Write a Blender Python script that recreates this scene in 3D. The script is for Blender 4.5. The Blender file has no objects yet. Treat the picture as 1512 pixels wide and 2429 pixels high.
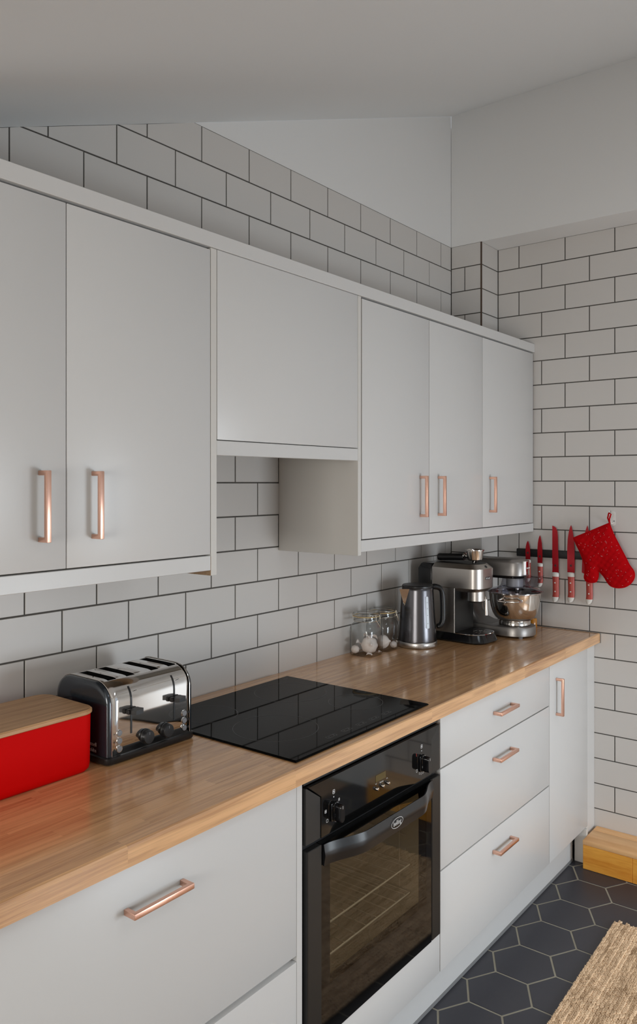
import bpy, bmesh, math, random
from mathutils import Vector, Matrix

random.seed(7)
SC = bpy.context.scene
COL = SC.collection
R = math.radians

# ------------------------------------------------------------------ camera
# recovered from the tile grid of the two walls: left wall = plane y 0, end wall = plane x 3.6715, floor z 0
FPX, YAW, HORIZON = 1875.57, 0.6612, 1145.78
cam = bpy.data.cameras.new('camera')
cam.sensor_fit = 'HORIZONTAL'
cam.sensor_width = 36.0
cam.lens = FPX * 36.0 / 1512.0
cam.shift_y = -(1214.5 - HORIZON) / 1512.0
cam.clip_start = 0.05
camo = bpy.data.objects.new('camera', cam)
COL.objects.link(camo)
camo.location = (0.3849, -1.6854, 1.5292)
camo.rotation_euler = (R(90), 0, YAW - R(90))
SC.camera = camo

# ------------------------------------------------------------------ world and light
w = bpy.data.worlds.new('daylight')
SC.world = w
w.use_nodes = True
bg = w.node_tree.nodes['Background']
bg.inputs[0].default_value = (0.80, 0.88, 1.0, 1)
bg.inputs[1].default_value = 0.6


def area(name, loc, rot, sx, sy, power, colour):
    l = bpy.data.lights.new(name, 'AREA')
    l.shape = 'RECTANGLE'
    l.size, l.size_y, l.energy, l.color = sx, sy, power, colour
    o = bpy.data.objects.new(name, l)
    COL.objects.link(o)
    o.location, o.rotation_euler = loc, rot
    return o


# daylight entering through the glazed doors opposite the units; back and roof lamps are added fill
area('daylight_garden_doors', (2.75, -3.14, 0.68), (R(60), 0, 0), 0.95, 1.05, 42, (0.85, 0.93, 1.0))
area('back_fill_light', (-1.28, -1.35, 1.35), (R(90), 0, R(-90)), 1.15, 0.85, 36, (1.0, 0.95, 0.89))  # added fill from behind the camera, brightens the end wall
area('roof_fill_light', (2.10, -2.25, 2.80), (0, R(-20.7), 0), 0.85, 0.75, 8, (0.84, 0.92, 1.0))  # added overhead fill for the worktop and lower surfaces

SC.view_settings.view_transform = 'Standard'
SC.view_settings.look = 'None'
SC.view_settings.gamma = 1.0
SC.view_settings.use_curve_mapping = False
SC.view_settings.exposure = 0.0
SC.cycles.max_bounces = 10
SC.cycles.diffuse_bounces = 5
SC.cycles.glossy_bounces = 5
SC.cycles.transparent_max_bounces = 16
SC.cycles.caustics_reflective = False
SC.cycles.caustics_refractive = False
SC.cycles.sample_clamp_indirect = 4.0


# ------------------------------------------------------------------ materials
def mat(name, base, rough=0.5, metal=0.0, coat=0.0, spec=0.5, bump=None, vary=None, rvary=None, sheen=0.0):
    m = bpy.data.materials.new(name)
    m.use_nodes = True
    nt = m.node_tree
    b = nt.nodes['Principled BSDF']
    b.inputs['Base Color'].default_value = (*base, 1)
    b.inputs['Roughness'].default_value = rough
    b.inputs['Metallic'].default_value = metal
    b.inputs['Coat Weight'].default_value = coat
    b.inputs['Coat Roughness'].default_value = 0.06
    b.inputs['Specular IOR Level'].default_value = spec
    b.inputs['Sheen Weight'].default_value = sheen
    tc = nt.nodes.new('ShaderNodeTexCoord')
    if vary:                      # (scale, other colour, stretch xyz)
        sc, c2, st = vary
        mp = nt.nodes.new('ShaderNodeMapping')
        mp.inputs['Scale'].default_value = st
        n = nt.nodes.new('ShaderNodeTexNoise')
        n.inputs['Scale'].default_value = sc
        n.inputs['Detail'].default_value = 4
        mx = nt.nodes.new('ShaderNodeMix')
        mx.data_type = 'RGBA'
        mx.inputs['A'].default_value = (*base, 1)
        mx.inputs['B'].default_value = (*c2, 1)
        nt.links.new(tc.outputs['Object'], mp.inputs['Vector'])
        nt.links.new(mp.outputs['Vector'], n.inputs['Vector'])
        nt.links.new(n.outputs['Fac'], mx.inputs['Factor'])
        nt.links.new(mx.outputs['Result'], b.inputs['Base Color'])
    if rvary:
        sc, lo, hi, st = rvary
        mp = nt.nodes.new('ShaderNodeMapping')
        mp.inputs['Scale'].default_value = st
        n = nt.nodes.new('ShaderNodeTexNoise')
        n.inputs['Scale'].default_value = sc
        mr = nt.nodes.new('ShaderNodeMapRange')
        mr.inputs['To Min'].default_value = lo
        mr.inputs['To Max'].default_value = hi
        nt.links.new(tc.outputs['Object'], mp.inputs['Vector'])
        nt.links.new(mp.outputs['Vector'], n.inputs['Vector'])
        nt.links.new(n.outputs['Fac'], mr.inputs['Value'])
        nt.links.new(mr.outputs['Result'], b.inputs['Roughness'])
    if bump:                      # (scale, strength, distance, stretch)
        sc, stg, dist, st = bump
        mp = nt.nodes.new('ShaderNodeMapping')
        mp.inputs['Scale'].default_value = st
        n = nt.nodes.new('ShaderNodeTexNoise')
        n.inputs['Scale'].default_value = sc
        n.inputs['Detail'].default_value = 3
        bp = nt.nodes.new('ShaderNodeBump')
        bp.inputs['Strength'].default_value = stg
        bp.inputs['Distance'].default_value = dist
        nt.links.new(tc.outputs['Object'], mp.inputs['Vector'])
        nt.links.new(mp.outputs['Vector'], n.inputs['Vector'])
        nt.links.new(n.outputs['Fac'], bp.inputs['Height'])
        nt.links.new(bp.outputs['Normal'], b.inputs['Normal'])
    return m


def wood(name, dark, light, scale=3.0, stretch=(1.2, 26, 26), rough=0.38, coat=0.25, spread=0.35, coat_rough=0.22):
    """oak: stretched noise grain along local x, each piece offset and toned by its own random number"""
    m = bpy.data.materials.new(name)
    m.use_nodes = True
    nt = m.node_tree
    N, L = nt.nodes, nt.links
    b = N['Principled BSDF']
    tc, oi = N.new('ShaderNodeTexCoord'), N.new('ShaderNodeObjectInfo')
    ad = N.new('ShaderNodeVectorMath'); ad.operation = 'ADD'
    sm = N.new('ShaderNodeVectorMath'); sm.operation = 'SCALE'
    cb = N.new('ShaderNodeCombineXYZ')
    for i in range(3):
        L.new(oi.outputs['Random'], cb.inputs[i])
    L.new(cb.outputs[0], sm.inputs[0]); sm.inputs['Scale'].default_value = 37.0
    L.new(tc.outputs['Object'], ad.inputs[0]); L.new(sm.outputs[0], ad.inputs[1])
    mp = N.new('ShaderNodeMapping'); mp.inputs['Scale'].default_value = stretch
    L.new(ad.outputs[0], mp.inputs['Vector'])
    n1 = N.new('ShaderNodeTexNoise'); n1.inputs['Scale'].default_value = scale
    n1.inputs['Detail'].default_value = 6; n1.inputs['Distortion'].default_value = 0.6
    L.new(mp.outputs[0], n1.inputs['Vector'])
    mp2 = N.new('ShaderNodeMapping'); mp2.inputs['Scale'].default_value = (stretch[0] * 3, stretch[1] * 9, stretch[2] * 9)
    L.new(ad.outputs[0], mp2.inputs['Vector'])
    n2 = N.new('ShaderNodeTexNoise'); n2.inputs['Scale'].default_value = scale; n2.inputs['Detail'].default_value = 3
    L.new(mp2.outputs[0], n2.inputs['Vector'])
    m1 = N.new('ShaderNodeMath'); m1.operation = 'MULTIPLY_ADD'
    L.new(n2.outputs['Fac'], m1.inputs[0]); m1.inputs[1].default_value = 0.45; L.new(n1.outputs['Fac'], m1.inputs[2])
    m2 = N.new('ShaderNodeMath'); m2.operation = 'MULTIPLY_ADD'
    L.new(oi.outputs['Random'], m2.inputs[0]); m2.inputs[1].default_value = spread; L.new(m1.outputs[0], m2.inputs[2])
    rp = N.new('ShaderNodeValToRGB')
    rp.color_ramp.elements[0].position = 0.50; rp.color_ramp.elements[0].color = (*dark, 1)
    rp.color_ramp.elements[1].position = 1.12 if spread > 0.2 else 0.95
    rp.color_ramp.elements[1].position = min(1.0, rp.color_ramp.elements[1].position)
    rp.color_ramp.elements[1].color = (*light, 1)
    L.new(m2.outputs[0], rp.inputs[0])
    L.new(rp.outputs[0], b.inputs['Base Color'])
    bp = N.new('ShaderNodeBump'); bp.inputs['Strength'].default_value = 0.12; bp.inputs['Distance'].default_value = 0.0006
    L.new(n2.outputs['Fac'], bp.inputs['Height']); L.new(bp.outputs[0], b.inputs['Normal'])
    b.inputs['Roughness'].default_value = rough
    b.inputs['Coat Weight'].default_value = coat
    b.inputs['Coat Roughness'].default_value = coat_rough
    return m


def glass(name, tint=(0.93, 0.95, 0.94), rough=0.02, ior=1.45, edge=0.5, gloss=1.0, blend=0.14):
    """thin glass: see-through, fresnel gloss, tint deepening toward grazing angles"""
    m = bpy.data.materials.new(name)
    m.use_nodes = True
    nt = m.node_tree
    N, L = nt.nodes, nt.links
    for n in list(N):
        N.remove(n)
    out = N.new('ShaderNodeOutputMaterial')
    tr, gl, mx = N.new('ShaderNodeBsdfTransparent'), N.new('ShaderNodeBsdfGlossy'), N.new('ShaderNodeMixShader')
    fr, lw = N.new('ShaderNodeFresnel'), N.new('ShaderNodeLayerWeight')
    lw.inputs['Blend'].default_value = blend
    fr.inputs['IOR'].default_value = ior
    cm = N.new('ShaderNodeMix'); cm.data_type = 'RGBA'
    cm.inputs['A'].default_value = (*tint, 1)
    cm.inputs['B'].default_value = (tint[0] * edge, tint[1] * edge, tint[2] * edge, 1)
    L.new(lw.outputs['Facing'], cm.inputs['Factor'])
    L.new(cm.outputs['Result'], tr.inputs['Color'])
    gl.inputs['Roughness'].default_value = rough
    gl.inputs['Color'].default_value = (gloss, gloss, gloss, 1)
    ge, sb, ml = N.new('ShaderNodeNewGeometry'), N.new('ShaderNodeMath'), N.new('ShaderNodeMath')
    sb.operation, ml.operation = 'SUBTRACT', 'MULTIPLY'      # only the outer side of a sheet mirrors
    sb.inputs[0].default_value = 1.0
    L.new(ge.outputs['Backfacing'], sb.inputs[1])
    L.new(fr.outputs[0], ml.inputs[0]); L.new(sb.outputs[0], ml.inputs[1])
    L.new(ml.outputs[0], mx.inputs[0]); L.new(tr.outputs[0], mx.inputs[1]); L.new(gl.outputs[0], mx.inputs[2])
    L.new(mx.outputs[0], out.inputs['Surface'])
    return m


M = {}
M['tile'] = mat('white_glazed_tile', (0.618, 0.592, 0.566), 0.36, bump=(9, 0.10, 0.004, (1, 1, 1)))
M['grout'] = mat('dark_grey_grout', (0.085, 0.078, 0.070), 0.95, bump=(300, 0.4, 0.001, (1, 1, 1)))
M['plaster'] = mat('painted_plaster', (0.765, 0.76, 0.75), 0.9, bump=(60, 0.08, 0.002, (1, 1, 1)))
M['ceiling'] = mat('painted_ceiling', (0.765, 0.775, 0.775), 0.92, bump=(40, 0.08, 0.002, (1, 1, 1)))
M['unit'] = mat('white_satin_foil', (0.655, 0.648, 0.638), 0.33)
M['edge'] = mat('white_edge_banding', (0.66, 0.64, 0.605), 0.5)
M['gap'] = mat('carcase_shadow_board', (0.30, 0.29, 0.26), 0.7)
M['chip'] = mat('raw_chipboard', (0.42, 0.30, 0.19), 0.9, vary=(220, (0.22, 0.14, 0.08), (1, 1, 1)))
M['copper'] = mat('brushed_copper', (0.86, 0.52, 0.40), 0.32, 1.0, rvary=(60, 0.24, 0.42, (1, 1, 1)))
M['oak'] = wood('oiled_oak_stave', (0.43, 0.200, 0.076), (0.82, 0.465, 0.215), spread=0.18, coat=1.0, coat_rough=0.13)
M['lidwood'] = wood('acacia_lid', (0.40, 0.205, 0.088), (0.72, 0.43, 0.215), scale=3.0, stretch=(1.0, 22, 22), rough=0.5, coat=0.1, spread=0.05)
M['pine'] = wood('orange_pine', (0.70, 0.245, 0.022), (0.95, 0.46, 0.075), scale=2.2, stretch=(9, 1.0, 9), rough=0.4, coat=0.3, spread=0.12)
M['pinetop'] = wood('worn_pine_top', (0.78, 0.40, 0.155), (0.96, 0.59, 0.285), scale=2.2, stretch=(9, 0.8, 9), rough=0.5, coat=0.1, spread=0.12)
M['boards'] = wood('oak_floor_board', (0.20, 0.105, 0.050), (0.46, 0.28, 0.155), rough=0.35, coat=0.3, spread=0.2)
M['floor'] = mat('slate_porcelain', (0.045, 0.045, 0.058), 0.42, bump=(35, 0.06, 0.002, (1, 1, 1)), vary=(6, (0.035, 0.034, 0.042), (1, 1, 1)))
M['fgrout'] = mat('sand_floor_grout', (0.40, 0.37, 0.29), 0.95, bump=(200, 0.4, 0.001, (1, 1, 1)), vary=(14, (0.27, 0.245, 0.19), (1, 1, 1)))
M['red'] = mat('red_bamboo_fibre', (0.63, 0.0005, 0.0005), 0.6, spec=0.08, bump=(260, 0.12, 0.0008, (1, 1, 1)))
M['chrome'] = mat('polished_chrome', (0.78, 0.77, 0.76), 0.06, 1.0)
M['steel'] = mat('brushed_steel', (0.56, 0.53, 0.50), 0.30, 1.0, rvary=(30, 0.24, 0.40, (1, 1, 30)))
M['steel_pol'] = mat('polished_steel', (0.70, 0.66, 0.62), 0.10, 1.0)
M['gun'] = mat('gunmetal_steel', (0.120, 0.117, 0.125), 0.26, 1.0)
M['pewter'] = mat('pewter_paint', (0.30, 0.28, 0.265), 0.36, 0.75)
M['navy'] = mat('dark_blue_grey_lacquer', (0.022, 0.030, 0.040), 0.22, 0.35, coat=0.7)
M['black'] = mat('black_plastic', (0.010, 0.010, 0.011), 0.36)
M['blackgloss'] = mat('black_gloss_plastic', (0.006, 0.006, 0.007), 0.16)
M['blackhandle'] = mat('black_moulded_handle', (0.006, 0.006, 0.007), 0.30)
M['blackglass'] = mat('black_ceramic_glass', (0.003, 0.003, 0.003), 0.03, spec=0.05)
M['panelglass'] = mat('black_panel_glass', (0.004, 0.004, 0.004), 0.05)
M['blacksatin'] = mat('black_satin_metal', (0.013, 0.0125, 0.012), 0.40)
M['grey'] = mat('grey_plastic', (0.22, 0.225, 0.24), 0.3)
M['hubwhite'] = mat('pale_grey_plastic', (0.42, 0.42, 0.42), 0.35)
M['print'] = mat('white_print', (0.75, 0.75, 0.75), 0.6)
M['silverprint'] = mat('silver_print', (0.62, 0.62, 0.62), 0.5)
M['greyprint'] = mat('grey_print', (0.11, 0.11, 0.11), 0.5)
M['keyprint'] = mat('touch_key_print', (0.24, 0.24, 0.24), 0.5)
M['redprint'] = mat('red_print', (0.55, 0.06, 0.04), 0.6)
M['darkprint'] = mat('dark_print', (0.02, 0.02, 0.02), 0.5)
M['amberlcd'] = mat('unlit_amber_display', (0.085, 0.058, 0.010), 0.25)
M['enamel'] = mat('grey_oven_enamel', (0.74, 0.66, 0.52), 0.40)
M['wire'] = mat('oven_wire', (0.75, 0.70, 0.60), 0.25, 1.0)
M['ovenwire'] = mat('oven_rack_steel', (0.85, 0.78, 0.66), 0.35, 0.2)
M['ovenglass'] = glass('tinted_oven_glass', (0.70, 0.675, 0.62), 0.02, 1.5, 0.7)
M['jar'] = glass('jar_glass', (0.985, 0.99, 0.985), 0.015, 1.62, 0.30, blend=0.22)
M['pane'] = glass('window_pane', (0.97, 0.98, 0.98), 0.01, 1.4, 0.8)
M['smoke'] = glass('smoky_clear_plastic', (0.80, 0.80, 0.84), 0.05, 1.5, 0.55)
M['gasket'] = mat('cream_rubber', (0.62, 0.45, 0.20), 0.6)
M['garlic'] = mat('garlic_skin', (0.93, 0.88, 0.85), 0.55, vary=(40, (0.74, 0.66, 0.62), (6, 6, 0.6)), bump=(30, 0.3, 0.002, (6, 6, 0.5)))
M['frost'] = mat('frosted_window_plastic', (0.42, 0.44, 0.47), 0.3, 0.2)
M['redblade'] = mat('red_coated_steel', (0.40, 0.004, 0.012), 0.32, 0.35)
M['redsteel_edge'] = mat('ground_edge', (0.30, 0.10, 0.10), 0.3, 0.6)
M['coral'] = mat('coral_handle', (0.50, 0.085, 0.055), 0.4, vary=(20, (0.40, 0.05, 0.045), (1, 1, 1)))
M['cream'] = mat('white_bolster', (0.74, 0.72, 0.68), 0.35)
M['magnet'] = mat('black_magnet_bar', (0.004, 0.004, 0.004), 0.5)
M['mitt'] = mat('red_quilted_cotton', (0.46, 0.0012, 0.004), 0.9, spec=0.1, bump=(240, 0.3, 0.001, (1, 1, 1)))
M['fleck'] = mat('white_stitch', (0.75, 0.55, 0.55), 0.8)
M['jute'] = wood('natural_jute', (0.36, 0.22, 0.115), (0.86, 0.62, 0.40), scale=7.0, stretch=(2.2, 5, 5), rough=0.95, coat=0.0, spread=0.16)
M['amber'] = mat('amber_honey', (0.62, 0.24, 0.012), 0.15, coat=0.6)
M['greycap'] = mat('grey_cap', (0.22, 0.22, 0.22), 0.4)
M['copperpipe'] = mat('copper_brown_sealant', (0.075, 0.045, 0.030), 0.8)


# ------------------------------------------------------------------ mesh helpers
class MB:
    """collects shapes in one bmesh; build() links it as one mesh object"""
    def __init__(self):
        self.bm = bmesh.new()

    def box(self, x0, x1, y0, y1, z0, z1, bev=0.0, seg=1):
        bm = self.bm
        g = bmesh.ops.create_cube(bm, size=1.0)
        vs = g['verts']
        for v in vs:
            v.co = Vector(((x0 + x1) / 2 + v.co.x * (x1 - x0), (y0 + y1) / 2 + v.co.y * (y1 - y0), (z0 + z1) / 2 + v.co.z * (z1 - z0)))
        if bev > 0:
            es = list({e for v in vs for e in v.link_edges})
            bmesh.ops.bevel(bm, geom=es, offset=bev, segments=seg, affect='EDGES', profile=0.5)
        return self

    def loft(self, rings, cap0=True, cap1=True, closed=False):
        bm = self.bm
        rv = [[bm.verts.new(p) for p in r] for r in rings]
        n = len(rv[0])
        pairs = list(zip(rv[:-1], rv[1:])) + ([(rv[-1], rv[0])] if closed else [])
        for a, b in pairs:
            for i in range(n):
                j = (i + 1) % n
                try:
                    bm.faces.new((a[i], a[j], b[j], b[i]))
                except ValueError:
                    pass
        if cap0 and not closed:
            bm.faces.new(list(reversed(rv[0])))
        if cap1 and not closed:
            bm.faces.new(rv[-1])
        return self

    def lathe(self, prof, n=32, c=(0, 0, 0), axis='z'):
        rings = []
        for r, h in prof:
            ring = []
            for i in range(n):
                a = 2 * math.pi * i / n
                p = (r * math.cos(a), r * math.sin(a), h)
                if axis == 'y':
                    p = (p[0], -p[2], p[1])       # height runs toward -y
                elif axis == 'x':
                    p = (p[2], p[1], -p[0])
                ring.append((p[0] + c[0], p[1] + c[1], p[2] + c[2]))
            rings.append(ring)
        return self.loft(rings)

    def tube(self, pts, r, n=8, closed=False):
        pts = [Vector(p) for p in pts]
        rs = r if isinstance(r, (list, tuple)) else [r] * len(pts)
        rings, up = [], None
        for i, p in enumerate(pts):
            a = pts[i - 1] if (i > 0 or closed) else pts[i]
            b = pts[(i + 1) % len(pts)] if (i < len(pts) - 1 or closed) else pts[i]
            t = (b - a).normalized()
            if up is None:
                up = t.orthogonal().normalized()
            up = (up - t * up.dot(t)).normalized()
            s = t.cross(up)
            rings.append([p + rs[i] * (math.cos(2 * math.pi * k / n) * up + math.sin(2 * math.pi * k / n) * s) for k in range(n)])
        return self.loft(rings, closed=closed)

    def prism(self, poly, axis, h0, h1):
        """poly: (a, b) points; axis x: a=y b=z, axis y: a=x b=z, axis z: a=x b=y"""
        def P(a, b, h):
            return {'x': (h, a, b), 'y': (a, h, b), 'z': (a, b, h)}[axis]
        return self.loft([[P(a, b, h0) for a, b in poly], [P(a, b, h1) for a, b in poly]])

    def bevel_all(self, off, seg=1, ang=30):
        bm = self.bm
        bm.normal_update()
        es = [e for e in bm.edges if len(e.link_faces) == 2 and e.calc_face_angle(0) > R(ang)]
        if es:
            bmesh.ops.bevel(bm, geom=es, offset=off, segments=seg, affect='EDGES', profile=0.5)
        return self

    def mesh(self, name, m, smooth=35):
        bm = self.bm
        bmesh.ops.recalc_face_normals(bm, faces=bm.faces)
        me = bpy.data.meshes.new(name)
        bm.to_mesh(me)
        bm.free()
        if smooth:
            me.polygons.foreach_set('use_smooth', [True] * len(me.polygons))
            me.set_sharp_from_angle(angle=R(smooth))
        if m:
            me.materials.append(m)
        return me

    def build(self, name, m, parent=None, loc=(0, 0, 0), rot=(0, 0, 0), smooth=35):
        return link(name, self.mesh(name, m, smooth), parent, loc, rot)


def link(name, me, parent=None, loc=(0, 0, 0), rot=(0, 0, 0)):
    o = bpy.data.objects.new(name, me)
    COL.objects.link(o)
    o.parent = parent
    o.location, o.rotation_euler = loc, rot
    return o


def box(name, m, parent, x0, x1, y0, y1, z0, z1, bev=0.0, seg=1):
    return MB().box(x0, x1, y0, y1, z0, z1, bev, seg).build(name, m, parent)


def thing(name, label, cat, loc=(0, 0, 0), rotz=0.0, group=None):
    o = bpy.data.objects.new(name, None)
    o.empty_display_size = 0.05
    COL.objects.link(o)
    o.location, o.rotation_euler = loc, (0, 0, rotz)
    return tag(o, label, cat, group)


def tag(o, label, cat, group=None):
    o['label'], o['category'] = label, cat
    if group:
        o['group'] = group
    return o


def struct(o):
    o['kind'] = 'structure'
    return o


def rrect(w, h, r, n=5, cx=0.0, cy=0.0):
    pts = []
    for sx, sy, a0 in ((1, 1, 0), (-1, 1, 90), (-1, -1, 180), (1, -1, 270)):
        for i in range(n + 1):
            a = R(a0 + 90 * i / n)
            pts.append((cx + sx * (w / 2 - r) + r * math.cos(a), cy + sy * (h / 2 - r) + r * math.sin(a)))
    return pts


def text(s, size, m, parent, loc, rot, name='lettering', depth=0.0003, sx=1.0):
    cu = bpy.data.curves.new('t', 'FONT')
    cu.body, cu.size, cu.align_x, cu.align_y, cu.extrude = s, size, 'CENTER', 'CENTER', depth
    cu.resolution_u = 3
    tmp = bpy.data.objects.new('t', cu)
    COL.objects.link(tmp)
    dg = bpy.context.evaluated_depsgraph_get()
    me = bpy.data.meshes.new_from_object(tmp.evaluated_get(dg))
    bpy.data.objects.remove(tmp)
    me.materials.clear()
    me.materials.append(m)
    for v in me.vertices:
        v.co.x *= sx
    return link(name, me, parent, loc, rot)


FRONT = (R(90), 0, 0)            # lettering that faces -y
SIDE = (R(90), 0, R(-90))        # lettering that faces -x

# ------------------------------------------------------------------ the setting
XC, XR, YC = 3.5085, 3.6715, -0.1467      # boxing face, end wall face, boxing side
XB, YO = -1.2, -3.0                       # wall behind the camera, wall opposite the units
XK = 0.6                                  # where the ceiling starts to rise
ZT = 2.571                                # top of the tiling


def ceil_z(x):
    return 1.8275 + 0.3775 * max(x, XK)


TH = 0.008        # tile thickness
GR = 0.0017       # grout sits this far behind the tile faces
GW = 0.0042       # joint width

wl = MB()
wl.prism([(XB, 0), (XR + 0.15, 0), (XR + 0.15, ceil_z(XR)), (XK, ceil_z(XK)), (XB, ceil_z(XK))], 'y', TH, 0.15)
wall_left = struct(wl.build('wall_left', M['plaster'], smooth=0))
# plaster band above the tiling, flush with the tiles, under the slope
box('plaster_lower', M['plaster'], wall_left, XB, 0.55, 0.0, TH, 0, 2.05)
XS = (ZT - 1.8275) / 0.3775
MB().prism([(XS, ZT), (XC, ZT), (XC, ceil_z(XC))], 'y', 0.0006, TH).build('plaster_upper', M['plaster'], wall_left, smooth=0)
MB().prism([(0.55, 0), (XC, 0), (XC, ZT), (XS, ZT), (0.56, ceil_z(0.56))], 'y', GR, TH).build('grout', M['grout'], wall_left, smooth=0)

tile_cache = {}


def tile_mesh(wd, ht):
    key = (round(wd, 4), round(ht, 4))
    if key not in tile_cache:
        # lies in local xz plane, face toward -y
        b = MB()
        c = 0.0007
        x, z = wd / 2, ht / 2
        b.loft([[(-x, TH, -z), (x, TH, -z), (x, TH, z), (-x, TH, z)],
                [(-x, c, -z), (x, c, -z), (x, c, z), (-x, c, z)],
                [(-x + c, 0, -z + c), (x - c, 0, -z + c), (x - c, 0, z - c), (-x + c, 0, z - c)]], cap0=False)
        tile_cache[key] = b.mesh('tile', M['tile'], 0)
    return tile_cache[key]


def lay(parent, a0, a1, z0, z1, wall):
    """a: coordinate along the wall"""
    wd, ht = a1 - a0 - GW, z1 - z0 - GW
    if wd < 0.006 or ht < 0.006:
        return
    o = link('tile', tile_mesh(wd, ht), parent)
    c, z = (a0 + a1) / 2, (z0 + z1) / 2
    j = random.uniform(-0.0002, 0.0002)
    if wall == 'left':
        o.location = (c, j, z)
    elif wall == 'end':
        o.location, o.rotation_euler = (XR + j, c, z), (0, 0, R(-90))
    elif wall == 'box':
        o.location, o.rotation_euler = (XC + j, c, z), (0, 0, R(-90))
    elif wall == 'boxside':
        o.location = (c, YC + j, z)
    # each tile lies a hair out of true
    e = o.rotation_euler
    o.rotation_euler = (e.x + random.uniform(-.0015, .0015), e.y, e.z + random.uniform(-.0015, .0015))


PZ = 0.1041
HP = 0.1015


def left_row(n, x0, x1, origin, z0=None, z1=None, slope=False):
    za = 1.218 + n * PZ if z0 is None else z0
    zb = 1.218 + (n + 1) * PZ if z1 is None else z1
    k0 = math.floor((x0 - origin) / HP) - 2
    if (k0 - n) % 2:
        k0 += 1
    k = k0
    while origin + k * HP < x1:
        a, b = max(origin + k * HP, x0), min(origin + (k + 2) * HP, x1)
        k += 2
        if b - a < 0.012:
            continue
        if slope and ceil_z(a) < zb:              # cut under the sloping ceiling
            if ceil_z(b) <= za + 0.01:
                continue
            g = GW / 2
            a1, b1 = a + g, b - g
            zl, zr = min(zb - g, ceil_z(a1) - .001), min(zb - g, ceil_z(b1) - .001)
            poly = []
            if zl > za + g:
                poly = [(a1, za + g), (b1, za + g), (b1, zr), (a1, zl)]
                if zr >= zb - g - 1e-6 and zl < zr:
                    poly.insert(3, ((zb - g - 1.8275) / .3775, zb - g))
            else:
                xs = (za + g - 1.8275) / .3775
                poly = [(xs, za + g), (b1, za + g), (b1, zr)]
                if zr >= zb - g - 1e-6:
                    poly.append(((zb - g - 1.8275) / .3775, zb - g))
            MB().prism(poly, 'y', 0.0, TH).build('tile', M['tile'], wall_left, smooth=0)
        else:
            lay(wall_left, a, b, za, zb, 'left')


for n in (-3, -2, -1, 0, 1):
    left_row(n, 0.55, XC, 1.4265)
for n in (2, 3):
    left_row(n, 1.66, 2.42, 1.4265)
left_row(-4, 0.55, XC, 1.4265, z1=1.218 - 3 * PZ)
for n in (8, 9, 10, 11, 12):
    left_row(n, 0.56, XC, 1.9965, slope=True)

# end wall: plain plaster behind, grout, tiles; boxed-in corner and plaster bulkhead above
wall_end = struct(box('wall_end', M['plaster'], None, XR + TH, XR + 0.15, YO, 0.0, 0.0, 3.3))
YT = -1.62
box('grout', M['grout'], wall_end, XR + GR, XR + TH, YT, 0.0, 0.0, ZT)
box('plaster_lower', M['plaster'], wall_end, XR, XR + TH, YO, YT, 0.0, ZT)
bulk = box('plaster_bulkhead', M['plaster'], wall_end, XC, XR + TH, YO, -0.0005, ZT, ceil_z(XC) + 0.06)
boxing = box('pipe_boxing', M['grout'], wall_end, XC + GR, XR + TH, YC + GR, 0.0, 0.60, ZT)
HQ = 0.10345
for n in range(-12, 13):
    za, zb = 1.225 + n * PZ, 1.225 + (n + 1) * PZ
    if n == 12:
        zb = ZT + 0.001
    za = max(za, 0.002)
    k = -16 if (n % 2) else -17
    y = -0.3492
    while k < 4:
        b, a = y - k * HQ, y - (k + 2) * HQ      # k runs away from the boxing
        a2, b2 = max(a, YT), min(b, YC)
        k += 2
        pass
        if b2 - a2 > 0.012:
            lay(wall_end, a2, b2, za, zb, 'end')
    # k above only reaches the boxing side; the run toward the room
    k = 4 if (n % 2) == 0 else 4
    k = 4 if (n % 2) else 3
    while y - k * HQ > YT:
        b, a = y - k * HQ, y - (k + 2) * HQ
        a2 = max(a, YT)
        k += 2
        if b - a2 > 0.012:
            lay(wall_end, a2, b, za, zb, 'end')
    if zb > 0.95:
        za2 = max(za, 0.905)
        if n % 2:
            lay(boxing, YC, -0.066, za2, zb, 'box')
            lay(boxing, -0.066, 0.0, za2, zb, 'box')
        else:
            lay(boxing, YC, 0.0, za2, zb, 'box')
        lay(boxing, XC + 0.001, XR - 0.001, za2, zb, 'boxside')
box('corner_sealant', M['copperpipe'], boxing, XC - 0.0006, XC + 0.005, YC - 0.0006, YC + 0.005, 1.45, ZT)

# ceiling: flat behind the camera, rising toward the end wall
t = 0.1
RX0, RX1, RY0, RY1 = 1.65, 2.55, -2.65, -1.85        # opening for the roof window, added to carry the overhead fill


def slope_piece(b_, x0, x1, y0, y1):
    b_.prism([(x0, ceil_z(x0)), (x1, ceil_z(x1)), (x1, ceil_z(x1) + t), (x0, ceil_z(x0) + t)], 'y', y0, y1)


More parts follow.
